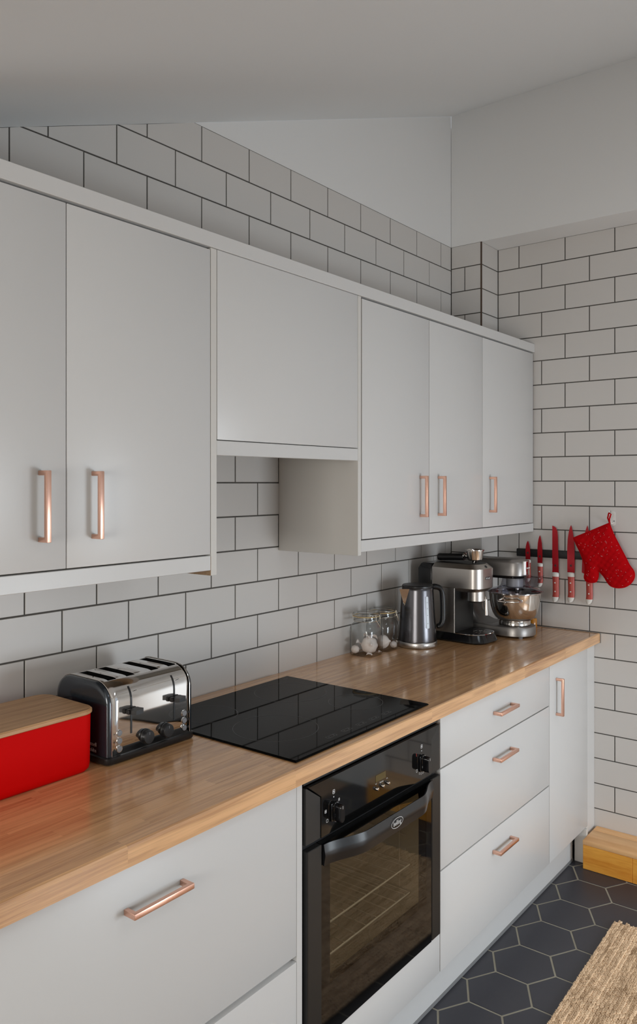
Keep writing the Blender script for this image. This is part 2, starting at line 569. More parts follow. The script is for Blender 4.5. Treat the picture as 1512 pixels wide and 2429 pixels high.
cl = MB()
slope_piece(cl, XB, XK, YO, 0.0)
slope_piece(cl, XK, RX0, YO, 0.0)
slope_piece(cl, RX1, XR + .15, YO, 0.0)
slope_piece(cl, RX0, RX1, RY1, 0.0)
slope_piece(cl, RX0, RX1, YO, RY0)
struct(cl.build('ceiling', M['ceiling'], smooth=0))
w3 = MB()
for (x0, x1, y0, y1) in ((RX0, RX0 + .05, RY0, RY1), (RX1 - .05, RX1, RY0, RY1), (RX0 + .05, RX1 - .05, RY0, RY0 + .05), (RX0 + .05, RX1 - .05, RY1 - .05, RY1)):
    w3.prism([(x0, ceil_z(x0) + .03), (x1, ceil_z(x1) + .03), (x1, ceil_z(x1) + .08), (x0, ceil_z(x0) + .08)], 'y', y0, y1)
w3 = struct(w3.build('added_roof_window', M['unit'], smooth=0))
MB().prism([(RX0 + .05, ceil_z(RX0 + .05) + .05), (RX1 - .05, ceil_z(RX1 - .05) + .05), (RX1 - .05, ceil_z(RX1 - .05) + .054), (RX0 + .05, ceil_z(RX0 + .05) + .054)], 'y', RY0 + .05, RY1 - .05).build('pane', M['pane'], w3, smooth=0)

# opposite wall with glazed doors, wall behind the camera with a window added for fill light
WX0, WX1, WZ0, WZ1 = 1.45, 3.25, 0.12, 2.05
wr = MB()
wr.box(XB, WX0, YO - 0.12, YO, 0, 2.5)
wr.box(WX1, XR + .15, YO - 0.12, YO, 0, 3.3)
wr.box(WX0, WX1, YO - 0.12, YO, 0, WZ0)
wr.prism([(WX0, WZ1), (WX1, WZ1), (WX1, 3.3), (WX0, 2.45)], 'y', YO - 0.12, YO)
struct(wr.build('wall_right', M['plaster'], smooth=0))
win = struct(MB().box(WX0, WX1, YO - .07, YO - .02, WZ1 - .06, WZ1).box(WX0, WX1, YO - .07, YO - .02, WZ0, WZ0 + .08)
             .box(WX0, WX0 + .06, YO - .07, YO - .02, WZ0, WZ1).box(WX1 - .06, WX1, YO - .07, YO - .02, WZ0, WZ1)
             .box((WX0 + WX1) / 2 - .05, (WX0 + WX1) / 2 + .05, YO - .07, YO - .02, WZ0, WZ1).build('window_1', M['unit'], smooth=0))
for a, b in ((WX0 + .06, (WX0 + WX1) / 2 - .05), ((WX0 + WX1) / 2 + .05, WX1 - .06)):
    box('pane', M['pane'], win, a, b, YO - .048, YO - .044, WZ0 + .08, WZ1 - .06)
BY0, BY1, BZ0, BZ1 = -2.0, -0.7, 0.85, 1.85
wb = MB()
wb.box(XB - .1, XB, YO, BY0, 0, 2.1).box(XB - .1, XB, BY1, 0, 0, 2.1).box(XB - .1, XB, BY0, BY1, 0, BZ0).box(XB - .1, XB, BY0, BY1, BZ1, 2.1)
struct(wb.build('wall_back', M['plaster'], smooth=0))
w2 = struct(MB().box(XB - .06, XB - .02, BY0, BY1, BZ0, BZ0 + .06).box(XB - .06, XB - .02, BY0, BY1, BZ1 - .06, BZ1)
            .box(XB - .06, XB - .02, BY0, BY0 + .06, BZ0, BZ1).box(XB - .06, XB - .02, BY1 - .06, BY1, BZ0, BZ1).build('added_back_window', M['unit'], smooth=0))
box('pane', M['pane'], w2, XB - .042, XB - .038, BY0 + .06, BY1 - .06, BZ0 + .06, BZ1 - .06)

# floor: sand grout with hexagonal slate tiles (flat sides across y)
floor = struct(box('floor', M['fgrout'], None, XB, XR + .01, YO, 0.0, -0.1, -0.0015))
HX, HS = 0.1818, 0.105               # pitch along x, side incl. joint
jn = 0.0062


def hexagon(r):
    return [(r * math.cos(R(90 + 60 * i)), r * math.sin(R(90 + 60 * i))) for i in range(6)]


rr = (HX - jn) / math.sqrt(3)
hm = MB()
hm.loft([[(x, y, -.008) for x, y in hexagon(rr)], [(x, y, -.0008) for x, y in hexagon(rr)], [(x * .988, y * .988, 0) for x, y in hexagon(rr)]], cap0=False)
hex_me = hm.mesh('floor_tile', M['floor'], 0)
cells = []
# a vertex pair sits at x 3.0445, y -.6026 / -.7082: tile centres lie midway between the flat-side columns
x_ref, y_ref = 3.0445 - HX / 2 + 0.0, -0.6554
row = 0
for j in range(-1, 17):
    yy = y_ref - j * HS * 1.5 * 1.0
    off = (HX / 2 if j % 2 else 0.0)
    for i in range(-24, 5):
        xx = x_ref + off + i * HX
        if XB + .05 < xx < XR - 0.09 + .12 and -1.80 < yy < -0.30:
            cells.append((xx, yy))
cells.sort(key=lambda c: (c[0] - 2.7) ** 2 + (c[1] + 0.9) ** 2 * 1.6)
for xx, yy in cells[:280]:
    if xx + HX / 2 < XR + 0.08:
        link('floor_tile', hex_me, floor, (xx, yy, random.uniform(-.0003, 0)))
rest = MB()
for xx, yy in cells[280:]:
    rest.loft([[(x + xx, y + yy, -.008) for x, y in hexagon(rr)], [(x + xx, y + yy, 0) for x, y in hexagon(rr)]], cap0=False)
o = rest.build('floor_tiles_rest', M['floor'], floor, smooth=0)
o['kind'] = 'stuff'


yb0 = -1.82
while yb0 > YO + .02:
    y2 = max(yb0 - .142, YO + .001)
    MB().box(-2.4, 2.4, -(yb0 - y2) / 2 + .0008, (yb0 - y2) / 2 - .0008, -.0012, .0030, .001).build('floor_board', M['boards'], floor, ((XB + XR) / 2, (yb0 + y2) / 2, 0), smooth=0)
    yb0 = y2


# ------------------------------------------------------------------ kitchen units
def d_handle(parent, x, y, z, vertical, ln=0.139):
    """square-section copper bar handle; x, z = lower left corner, y = face it is fixed to"""
    s, p, wd = 0.0095, 0.030, 0.0105
    b = MB()
    u = [(0, 0), (-p, 0), (-p, ln), (0, ln), (0, ln - s), (-p + s, ln - s), (-p + s, s), (0, s)]
    if vertical:
        b.loft([[(0, a, c) for a, c in u], [(wd, a, c) for a, c in u]])
    else:
        b.loft([[(c, a, 0) for a, c in u], [(c, a, wd) for a, c in u]])
    b.bevel_all(0.0012, 2)
    return b.build('handle', M['copper'], parent, (x, y, z))


DT = 0.018
FY = -0.316         # wall unit door faces
BY = -0.577         # base unit door faces
ZD0, ZD1 = 1.3580, 2.0895


def door(parent, name, x0, x1, z0, z1, y, m=None):
    return MB().box(x0 + .0012, x1 - .0012, y, y + DT, z0, z1, 0.0012, 2).build(name, m or M['unit'], parent)


def wall_unit(label, x0, x1, splits, handles, z0=ZD0, z1=ZD1, carc0=1.3545, pel=(1.3195, 1.3548), pelx=None):
    tng = thing('wall_cabinet', label, 'cabinet', (0, 0, 0), group='white wall cabinets')
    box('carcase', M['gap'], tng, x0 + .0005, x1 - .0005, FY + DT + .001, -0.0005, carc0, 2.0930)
    for i, (a, b) in enumerate(splits):
        d = door(tng, 'door', a, b, z0, z1, FY)
        if handles[i] is not None:
            d_handle(d, handles[i], FY, 1.4145, True)
    if pel:
        px0, px1 = pelx or (x0, x1)
        box('pelmet', M['unit'], tng, px0, px1, FY, FY + DT, pel[0], pel[1], .001)
    return tng


wc1 = wall_unit('white double-door wall cabinet over the bread box and toaster', 0.9225, 1.7235,
                [(0.9225, 1.3235), (1.3235, 1.7235)], [1.2595, 1.3825])
box('end_panel', M['edge'], wc1, 1.7247, 1.7437, FY, -0.0005, 1.3066, 2.0945, .0006)
box('raw_panel_face', M['chip'], wc1, 1.7237, 1.7247, FY + .0005, -0.0005, 1.3068, 1.352)
wh = wall_unit('white lift-up wall cabinet with no handle above the hob', 1.7442, 2.3390, [(1.7445, 2.3390)], [None],
               z0=1.6345, z1=2.0945, carc0=1.6150, pel=(1.5965, 1.6325), pelx=(1.7440, 2.3388))
wc2 = wall_unit('white double-door wall cabinet above the glass jars and kettle', 2.3566, 3.1735,
                [(2.3600, 2.7662), (2.7662, 3.1735)], [2.7012, 2.8248], pelx=(2.3560, 3.1737))
box('end_panel', M['edge'], wc2, 2.3392, 2.3555, FY, -0.0005, 1.3095, 2.0945, .0006)
wc3 = wall_unit('white single-door wall cabinet in the corner by the tiled end wall', 3.1740, XC - .002, [(3.1737, 3.6610)], [3.2304],
                pelx=(3.1738, 3.6640))
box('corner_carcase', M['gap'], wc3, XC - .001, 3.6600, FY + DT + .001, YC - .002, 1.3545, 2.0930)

cor = box('cornice', M['unit'], None, 0.9225, XC - .001, -0.3190, -0.0005, 2.0955, 2.1318, .001)
tag(cor, 'long white cornice board running along the top of the wall cabinets', 'cornice')
box('cornice_end', M['unit'], cor, XC - .001, 3.6708, -0.3190, YC - .001, 2.0955, 2.1318, .001)


def base_unit(label, x0, x1, y_back=-0.002):
    tng = thing('base_cabinet', label, 'cabinet', group='white base cabinets')
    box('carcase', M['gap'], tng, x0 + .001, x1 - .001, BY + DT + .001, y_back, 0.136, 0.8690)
    return tng


bu1 = base_unit('white drawer base cabinet below the bread box with wide shadow gap', 0.930, 1.7320)
d = door(bu1, 'drawer_front', 0.930, 1.7320, 0.4870, 0.8675, BY)
d_handle(d, 1.2590, BY, 0.7795, False)
d = door(bu1, 'drawer_front', 0.930, 1.7320, 0.1375, 0.4735, BY)
d_handle(d, 1.2590, BY, 0.385, False)
box('drawer_rail', M['unit'], bu1, 0.932, 1.7300, BY + .0165, BY + .0190, 0.4700, 0.4900)
box('side_panel', M['unit'], bu1, 1.7323, 1.7510, BY + .0005, -0.002, 0.136, 0.8690, .0006)

bu2 = base_unit('white three-drawer base cabinet with copper bar handles beside the oven', 2.3735, 3.1855)
for (z0, z1, hz, hx) in ((0.7165, 0.8675, 0.7895, 2.7170), (0.4255, 0.7125, 0.6435, 2.7125), (0.1375, 0.4215, 0.3490, 2.7110)):
    d = door(bu2, 'drawer_front', 2.3740, 3.1850, z0, z1, BY)
    d_handle(d, hx, BY, hz, False)
bu3 = base_unit('white single-door base cabinet in the corner beside the wooden step', 3.1860, XC - .003)
d = door(bu3, 'door', 3.1860, 3.5900, 0.1375, 0.8675, BY)
d_handle(d, 3.2462, BY, 0.6650, True)
box('filler_strip', M['unit'], bu3, 3.5905, 3.6705, BY, BY + DT, 0.0200, 0.8690, .0008)
box('corner_carcase', M['gap'], bu3, XC - .002, 3.6690, BY + DT + .001, YC - .003, 0.137, 0.8690)
box('return_board', M['edge'], bu3, 3.5510, 3.5670, -0.5858, -0.5370, 0.0, 0.1365, .0008)
box('return_board', M['edge'], bu3, 3.5672, 3.5903, -0.5770, -0.5600, 0.0, 0.1365, .0008)

pl = box('plinth', M['unit'], None, 0.93, 3.5450, -0.5310, -0.5150, 0.0, 0.1340, .0008)
tag(pl, 'white plinth board along the floor under the base cabinets', 'plinth')
box('plinth_shade_strip', M['greycap'], pl, 0.93, 3.5450, -0.5335, -0.5312, 0.0002, 0.0105)  # grey strip standing in for the shadow line at the plinth foot

# ------------------------------------------------------------------ oak worktop made of staves
ZW = 0.910
wt = thing('worktop', 'long oiled oak block worktop with square front edge', 'worktop', (0, 0, ZW))
SW = 0.0400
for r_ in range(15):
    y1 = -r_ * SW - .0008
    y0 = -(r_ + 1) * SW - .0002
    x = 0.45 - random.uniform(0, .3)
    front = r_ == 14
    while x < 3.67:
        ln = random.uniform(0.22, 0.62)
        x2 = x + ln
        if XR - x2 < 0.12:
            x2 = XR - .0012
        xa = max(x, 0.45)
        xlim = (XC - .001) if y1 > YC + .02 else XR - .0012
        if y1 > YC - .001 and y0 < YC:
            xlim = XC - .001
        xb = min(x2, xlim)
        x = x2
        if xb - xa < 0.03:
            continue
        cx, cy = (xa + xb) / 2, (y0 + y1) / 2
        b = MB()
        hx, hy = (xb - xa) / 2, (y1 - y0) / 2
        if front:
            c = 0.0060
            prof = [(-hy, -.038), (-hy, -c), (-hy + c * .3, -c * .3), (-hy + c, 0), (hy, 0), (hy, -.038)]
        else:
            prof = [(-hy, -.038), (-hy, 0), (hy, 0), (hy, -.038)]
        b.prism(prof, 'x', -hx, hx)
        b.build('stave', M['oak'], wt, (cx, cy, 0), smooth=0)
# short piece of stave fill beside the boxing, dark sealant along the walls
box('sealant', M['greycap'], wt, 0.45, XC, -0.0008, -0.0002, -.004, -.0002)
box('sealant', M['greycap'], wt, XR - .0012, XR - .0002, -.604, YC, -.040, -.0002)

# ------------------------------------------------------------------ induction hob
hob = thing('induction_hob', 'black glass induction hob set on the oak worktop', 'hob', (0, 0, ZW))
hb = MB()
hb.loft([[(1.7330, -.5730, .0002), (2.3120, -.5730, .0002), (2.3120, -.0590, .0002), (1.7330, -.0590, .0002)],
         [(1.7310, -.5750, .0022), (2.3140, -.5750, .0022), (2.3140, -.0570, .0022), (1.7310, -.0570, .0022)],
         [(1.7350, -.5710, .0052), (2.3100, -.5710, .0052), (2.3100, -.0610, .0052), (1.7350, -.0610, .0052)]])
hb.build('glass_plate', M['blackglass'], hob, smooth=0)


def ring(r, wd, n=72):
    b = MB()
    ri, ro = [(r - wd) * 1.0, r][0], r
    b.loft([[(ri * math.cos(2 * math.pi * i / n), ri * math.sin(2 * math.pi * i / n), 0) for i in range(n)],
            [(ro * math.cos(2 * math.pi * i / n), ro * math.sin(2 * math.pi * i / n), 0) for i in range(n)]], cap0=False, cap1=False)
    return b


for cx, cy, r_ in ((1.885, -.382, .108), (2.200, -.405, .077), (2.165, -.196, .106), (1.865, -.165, .077)):
    ring(r_, .0012).build('cooking_zone_ring', M['greyprint'], hob, (cx, cy, .0054), smooth=0)


def outline(w_, h_, r_, t_, axis='z'):
    a, b_ = rrect(w_, h_, r_, 3), rrect(w_ - 2 * t_, h_ - 2 * t_, max(r_ - t_, .0002), 3)
    m = MB()
    f = (lambda p: (p[0], p[1], 0)) if axis == 'z' else (lambda p: (p[0], 0, p[1]))
    m.loft([[f(p) for p in a], [f(p) for p in b_]], cap0=False, cap1=False)
    return m


for cx in (1.918, 1.981, 2.044, 2.103, 2.163):
    k = outline(.036, .012, .003, .0007).build('touch_key', M['keyprint'], hob, (cx, -.532, .0054), smooth=0)
    box('minus_mark', M['keyprint'], k, -.012, -.007, -.0005, .0005, 0, .0001)
    MB().box(.007, .012, -.0005, .0005, 0, .0001).box(.009, .010, -.0025, .0025, 0, .0001).build('plus_mark', M['keyprint'], k)
lg = MB()
for q in range(3):
    lg.box(2.2680 + q * .0065, 2.2730 + q * .0065, -.0830, -.0825, .0053, .0054).box(2.2680 + q * .0065, 2.2686 + q * .0065, -.0825, -.0785, .0053, .0054)
lg.build('maker_mark', M['keyprint'], hob)

# ------------------------------------------------------------------ built-in oven
OX0, OX1 = 1.7565, 2.3600
OF = -0.5820
oven = thing('built_in_oven', 'black built-in single oven with glass door and curved handle', 'oven', ((OX0 + OX1) / 2, 0, 0))
ocx = (OX0 + OX1) / 2
OL = -ocx


def ob(name, m, parent, x0, x1, y0, y1, z0, z1, bev=0.0):
    return box(name, m, parent, x0 + OL, x1 + OL, y0, y1, z0, z1, bev)


# housing: shell with an open cavity behind the window
CV = (1.835, 2.285, .315, .690)     # cavity opening
sh = MB()
yb = -0.06
sh.box(OX0 + .008 + OL, CV[0] + OL, -.560, yb, .256, .866).box(CV[1] + OL, OX1 - .004 + OL, -.560, yb, .256, .866)
sh.box(CV[0] + OL, CV[1] + OL, -.560, yb, CV[3], .866).box(CV[0] + OL, CV[1] + OL, -.560, yb, .256, CV[2]).box(CV[0] + OL, CV[1] + OL, -.130, yb, CV[2], CV[3])
sh.build('oven_body', M['black'], oven, smooth=0)
cav = MB()
rc = [(a + (CV[0] + CV[1]) / 2 + OL, b + (CV[2] + CV[3]) / 2) for a, b in rrect(CV[1] - CV[0] - .004, CV[3] - CV[2] - .004, .03)]
cav.loft([[(a, -.560, b) for a, b in rc], [(a, -.150, b) for a, b in rc], [(a * .95, -.135, (b - .5) * .95 + .5) for a, b in rc]], cap0=False)
o = cav.build('cavity_liner', M['enamel'], oven)
for zr in (.392, .470):
    rk = MB()
    x0, x1, y0, y1 = CV[0] + .012 + OL, CV[1] - .012 + OL, -.535, -.165
    rk.tube([(x0, y0, zr), (x1, y0, zr), (x1, y1, zr), (x0, y1, zr)], .0032, 6, closed=True)
    for i in range(9):
        xx = x0 + (i + .5) * (x1 - x0) / 9
        rk.tube([(xx, y0, zr + .004), (xx, y1, zr + .004)], .0016, 5)
    rk.build('wire_rack', M['ovenwire'], oven)
for xs, sg in ((CV[0] + .006 + OL, 1), (CV[1] - .006 + OL, -1)):
    sr = MB()
    for zr in (.385, .425, .463, .505, .545, .585, .625):
        sr.tube([(xs, -.52, zr), (xs, -.17, zr)], .0016, 5)
    sr.tube([(xs, -.50, .36), (xs, -.50, .65)], .0016, 5)
    sr.tube([(xs, -.19, .36), (xs, -.19, .65)], .0016, 5)
    sr.build('side_runner', M['ovenwire'], oven)
ob('top_trim', M['blacksatin'], oven, OX0 + .002, OX1 - .001, -.574, -.500, .8505, .8680, .001)
# control panel: glass centre between satin cheeks whose top corners are cut at an angle
cp = MB()
cp.prism([(1.8110 + OL, .7195), (2.3120 + OL, .7195), (2.3120 + OL, .8140), (2.3560 + OL, .8490), (1.7625 + OL, .8490), (1.8110 + OL, .8140)], 'y', OF - .002, -.562)
cp.bevel_all(.0008)
panel = cp.build('control_panel', M['panelglass'], oven, smooth=0)
for pts in ([(1.7565, .7195), (1.8105, .7195), (1.8105, .8130), (1.7600, .8475), (1.7565, .8475)], [(2.3595, .7195), (2.3125, .7195), (2.3125, .8130), (2.3590, .8475), (2.3595, .8475)]):
    MB().prism([(a + OL, b) for a, b in pts], 'y', OF, -.562).bevel_all(.0008).build('panel_cheek', M['blacksatin'], panel, smooth=0)


def icon(parent, x, z, s=.009, inner=True):
    k = outline(s, s * 1.1, s * .25, s * .12, 'y').build('symbol', M['print'], parent, (x + OL, OF - .0023, z), smooth=0)
    if inner:
        MB().box(-s * .18, s * .18, -.0001, .0001, -s * .22, s * .22).build('mark', M['print'], k)
    return k


for kx, side in ((1.8590, 0), (2.2590, 1)):
    rose = MB().box(kx + OL - .0135, kx + OL + .0135, OF - .006, OF - .002, .745, .787, .0018, 2).build('knob_rest', M['blackgloss'], panel)
    kn = MB()
    pr_ = rrect(.017, .042, .0080, 5)
    kn.loft([[(a * 1.08 + kx + OL, OF - .006, b * 1.03 + .766) for a, b in pr_], [(a * 1.08 + kx + OL, OF - .010, b * 1.03 + .766) for a, b in pr_],
             [(a + kx + OL, OF - .026, b + .766) for a, b in pr_], [(a * .9 + kx + OL, OF - .028, b * .95 + .766) for a, b in pr_]])
    knob = kn.build('knob', M['blackgloss'], oven)
    b = MB()
    b.loft([[(a * 1.15 + kx + OL, OF - .0085, c * 1.07 + .766) for a, c in pr_], [(a * 1.15 + kx + OL, OF - .0105, c * 1.07 + .766) for a, c in pr_]])
    b.build('chrome_collar', M['chrome'], knob)
    MB().box(kx + OL - .0005, kx + OL + .0005, OF - .0284, OF - .0281, .777, .784).build('pointer', M['print'], knob)
    icon(panel, kx - .001, .8115)
    MB().lathe([(.0001, 0), (.0016, 0), (.0016, .0002), (.0001, .0002)], 10, (kx + OL - .001, OF - .0022, .7995), 'y').build('dot', M['print'], panel)
    icon(panel, kx - .026, .752, .007, False)
    if side == 0:
        icon(panel, kx - .032, .775, .007)
        icon(panel, kx + .020, .787, .006)
    else:
        box('heat_mark', M['redprint'], panel, kx - .0285 + OL, kx - .0275 + OL, OF - .0023, OF - .0021, .791, .800)
        for i in range(4):
            icon(panel, kx - .012 + i * .009, .738 + (.003 if i in (0, 3) else 0), .005, False)
ob('display', M['amberlcd'], panel, 2.0330, 2.0790, OF - .0026, OF - .0019, .780, .797, .0003)
for i, bx in enumerate((2.0345, 2.0605, 2.0855)):
    MB().lathe([(.0001, 0), (.0044, 0), (.0044, .006), (.0036, .0075), (.0001, .0078)], 16, (bx + OL, OF - .002, .7645), 'y').build('button', M['steel_pol'], oven)
text('Function', .0048, M['print'], panel, (2.0600 + OL, OF - .0023, .7745), FRONT)
for bx, s_ in ((2.0345, -1), (2.0855, 1)):
    MB().tube([(bx - .003 + OL, OF - .0023, .776 - s_ * .0015), (bx + OL, OF - .0023, .776 + s_ * .0015), (bx + .003 + OL, OF - .0023, .776 - s_ * .0015)], .0004, 4).build('arrow', M['print'], panel)

# door: satin side strips, dark glass with a clear window, curved handle
dz0, dz1 = .2545, .7060
dm = MB()
gx0, gx1 = 1.8110, 2.3125
wx0, wx1, wz0, wz1 = 1.8440, 2.2850, .372, .690
dm.box(gx0 + OL, wx0 + OL, OF - .002, -.562, dz0, dz1).box(wx1 + OL, gx1 + OL, OF - .002, -.562, dz0, dz1)
dm.box(wx0 + OL, wx1 + OL, OF - .002, -.562, dz0, wz0).box(wx0 + OL, wx1 + OL, OF - .002, -.562, wz1, dz1)
dr = dm.build('oven_door', M['panelglass'], oven, smooth=0)
ob('window_pane', M['ovenglass'], dr, wx0, wx1, OF - .002, OF + .002, wz0, wz1)
ob('door_strip', M['blacksatin'], dr, 1.7590, 1.8105, OF - .004, -.562, dz0 + .002, dz1, .0015)
ob('door_strip', M['blacksatin'], dr, 2.3130, 2.3590, OF - .004, -.562, dz0 + .002, dz1, .0015)
ob('vent_slot', M['black'], oven, 1.7600, 2.3580, -.5700, -.5620, .7065, .7190)
hn = MB()
rings = []
NS = 40
hx0, hx1 = 1.8150, 2.3100
for i in range(NS + 1):
    f = i / NS
    x = hx0 + (hx1 - hx0) * f
    e = min(f, 1 - f) / 0.25
    s = 1 if e >= 1 else (3 * e * e - 2 * e ** 3)
    yo = -.0060 - .0400 * s
    zc = .6800 + .0030 * s
    hh = .0245
    rings.append([(x + OL, OF + yo - .005 + .0045 * abs(math.sin(a)) + (.012 if math.cos(a) > 0 else 0) * math.cos(a), zc + hh * math.sin(a)) for a in [2 * math.pi * k / 20 for k in range(20)]])
hn.loft(rings)
hnd = hn.build('oven_handle', M['blackhandle'], oven, smooth=50)
bx = 2.0560
by_ = OF - .0513
bd = MB()
n = 40
for (ra, rb, nm) in ((.0270, .0125, 'o'), ):
    bd.loft([[(ra * math.cos(2 * math.pi * i / n), 0, rb * math.sin(2 * math.pi * i / n)) for i in range(n)],
             [((ra - .0013) * math.cos(2 * math.pi * i / n), 0, (rb - .0013) * math.sin(2 * math.pi * i / n)) for i in range(n)]], cap0=False, cap1=False)
badge = bd.build('badge_ring', M['silverprint'], oven, (bx + OL, by_ - .0004, .6855), smooth=0)
text('belling', .0165, M['silverprint'], badge, (0, 0, .0), FRONT, sx=.86)
# panel under the oven
fp = door(None, 'oven_housing_panel', 1.7520, 2.3725, .1375, .2520, BY)
tag(fp, 'white filler panel below the black oven', 'panel')

# ------------------------------------------------------------------ bread box
bb = thing('bread_box', 'red bread box with a wooden lid beside the toaster', 'bread box', (1.2580, -.1660, ZW))
bw, bd_, bh = .352, .186, .124


def rr3(w_, h_, r_, z):
    return [(a, b, z) for a, b in rrect(w_, h_, r_, 7)]


b = MB()
b.loft([rr3(bw - .030, bd_ - .030, .018, 0.0), rr3(bw - .016, bd_ - .016, .022, .0015), rr3(bw - .006, bd_ - .006, .022, .008), rr3(bw - .003, bd_ - .003, .023, .018),
        rr3(bw, bd_, .024, bh), rr3(bw - .006, bd_ - .006, .021, bh), rr3(bw - .008, bd_ - .008, .027, .02)])
b.build('bin', M['red'], bb, smooth=50)
b = MB()
bt = .012
b.loft([rr3(bw + .004, bd_ + .006, .032, bh + .001), rr3(bw + .010, bd_ + .012, .035, bh + .003), rr3(bw + .010, bd_ + .012, .035, bh + bt - .003), rr3(bw + .004, bd_ + .006, .032, bh + bt)])
b.build('lid', M['lidwood'], bb, smooth=40)

# ------------------------------------------------------------------ toaster
TX0, TX1, TY0, TY1 = 1.4620, 1.7140, -.2640, -.0700
to = thing('toaster', 'four-slot chrome toaster with dark blue-grey sides between bread box and hob', 'toaster', ((TX0 + TX1) / 2, (TY0 + TY1) / 2, ZW))
tw, td = (TX1 - TX0) / 2, (TY1 - TY0) / 2
zt0, zt1 = .0150, .1790


def tprof(s=0.0, lo=.0150):
    """side silhouette (y, z), front at -td; s shrinks it"""
    pts = [(-td + s, lo), (-td + s, .060)]
    r1 = .052
    for i in range(0, 10):
        a = R(180 - 10 * i)
        pts.append((-td + s + r1 + (r1) * math.cos(a), zt1 - s - r1 * .92 + r1 * .92 * math.sin(a)))
    for i in range(0, 10):
        a = R(90 - 10 * i)
        pts.append((td - s - r1 + r1 * math.cos(a), zt1 - s - r1 * .92 + r1 * .92 * math.sin(a)))
    pts += [(td - s, .060), (td - s, lo)]
    return pts


# chrome wrap: front, crown and back; the crown is open where the slots are
slot_x = [(-.0965, -.0720), (-.0445, -.0200), (.0270, .0515), (.0800, .1045)]
sy0, sy1 = -.060, .050


def crown(y):
    return zt1 if abs(y) <= td - .070 else None


ends = MB()
cw = tw - .012
P = tprof()
bm = ends.bm
xs = sorted({-cw, cw} | {v for s in slot_x for v in s})
# split the profile so that the flat-ish crown carries the slot cut-outs
ys = []
for (y, z) in P:
    ys.append((y, z))


def zat(y):
    for (a, za), (c, zc) in zip(ys[:-1], ys[1:]):
        if a <= y <= c and c > a:
            return za + (zc - za) * (y - a) / (c - a)
    return zt1


prof = [p for p in ys if not (sy0 < p[0] < sy1 and p[1] > .10)]
prof = [p for p in ys if p[0] <= sy0 or p[1] < .10 and p[0] < 0] + [(sy0, zat(sy0))] + [p for p in ys if sy0 < p[0] < sy1 and p[1] > .1] + [(sy1, zat(sy1))] + [p for p in ys if p[0] > sy1]
clean = []
for p in prof:
    if not clean or (abs(p[0] - clean[-1][0]) + abs(p[1] - clean[-1][1])) > 1e-6:
        clean.append(p)
prof = clean
grid = [[bm.verts.new((x, y, z)) for x in xs] for (y, z) in prof]
for i in range(len(prof) - 1):
    ym = (prof[i][0] + prof[i + 1][0]) / 2
    top = prof[i][1] > .10 and sy0 - 1e-6 <= prof[i][0] and prof[i + 1][0] <= sy1 + 1e-6
    for j in range(len(xs) - 1):
        if top and any(abs(xs[j] - a) < 1e-6 for a, _ in slot_x):
            continue
        bm.faces.new((grid[i][j], grid[i][j + 1], grid[i + 1][j + 1], grid[i + 1][j]))
shell = ends.build('chrome_shell', M['chrome'], to, smooth=40)
md = shell.modifiers.new('thick', 'SOLIDIFY')
md.thickness = .0012
md.offset = -1
for a, c in slot_x:
    wl_ = MB()
    za_, zb_ = zat(sy0) - .0016, zat(sy1) - .0016
    # inner bread well, open at the top
    r0 = [(a, sy0, za_), (c, sy0, za_), (c, sy1, zb_), (a, sy1, zb_)]
    r1 = [(a, sy0, .045), (c, sy0, .045), (c, sy1, .045), (a, sy1, .045)]
    wl_.loft([r0, r1], cap0=False)
    wl_.build('bread_slot', M['blacksatin'], to, smooth=0)
    wi = MB()
    for i in range(6):
        yy = sy0 + .010 + i * .020
        for xx in (a + .004, c - .004):
            wi.tube([(xx, yy, .060), (xx, yy, .160), (xx + (.0035 if xx > (a + c) / 2 else -.0035), yy, .166)], .0008, 4)
    wi.build('guard_wire', M['wire'], to)
# lacquered ends with rounded edge
for sg, nm in ((-1, 'end_cap'), (1, 'end_cap')):
    e = MB()
    rings = []
    for dx, s in ((0, 0.0006), (.0045, .0006), (.0085, .0020), (.0110, .0060), (.0122, .0120)):
        rings.append([(sg * (cw + dx), y, z) for y, z in tprof(s)])
    e.loft(rings)
    cap = e.build(nm, M['navy'], to, smooth=50)
    tr = MB().tube([(sg * (cw + .0004), y, z) for y, z in tprof(-.0006)], .0011, 6).build('edge_trim', M['steel_pol'], cap)
    if sg < 0:
        text('Russell', .0125, M['silverprint'], cap, (-(cw + .0126), -.042, .0405), SIDE, depth=.0002)
        text('Hobbs', .0125, M['silverprint'], cap, (-(cw + .0126), -.042, .0275), SIDE, depth=.0002)
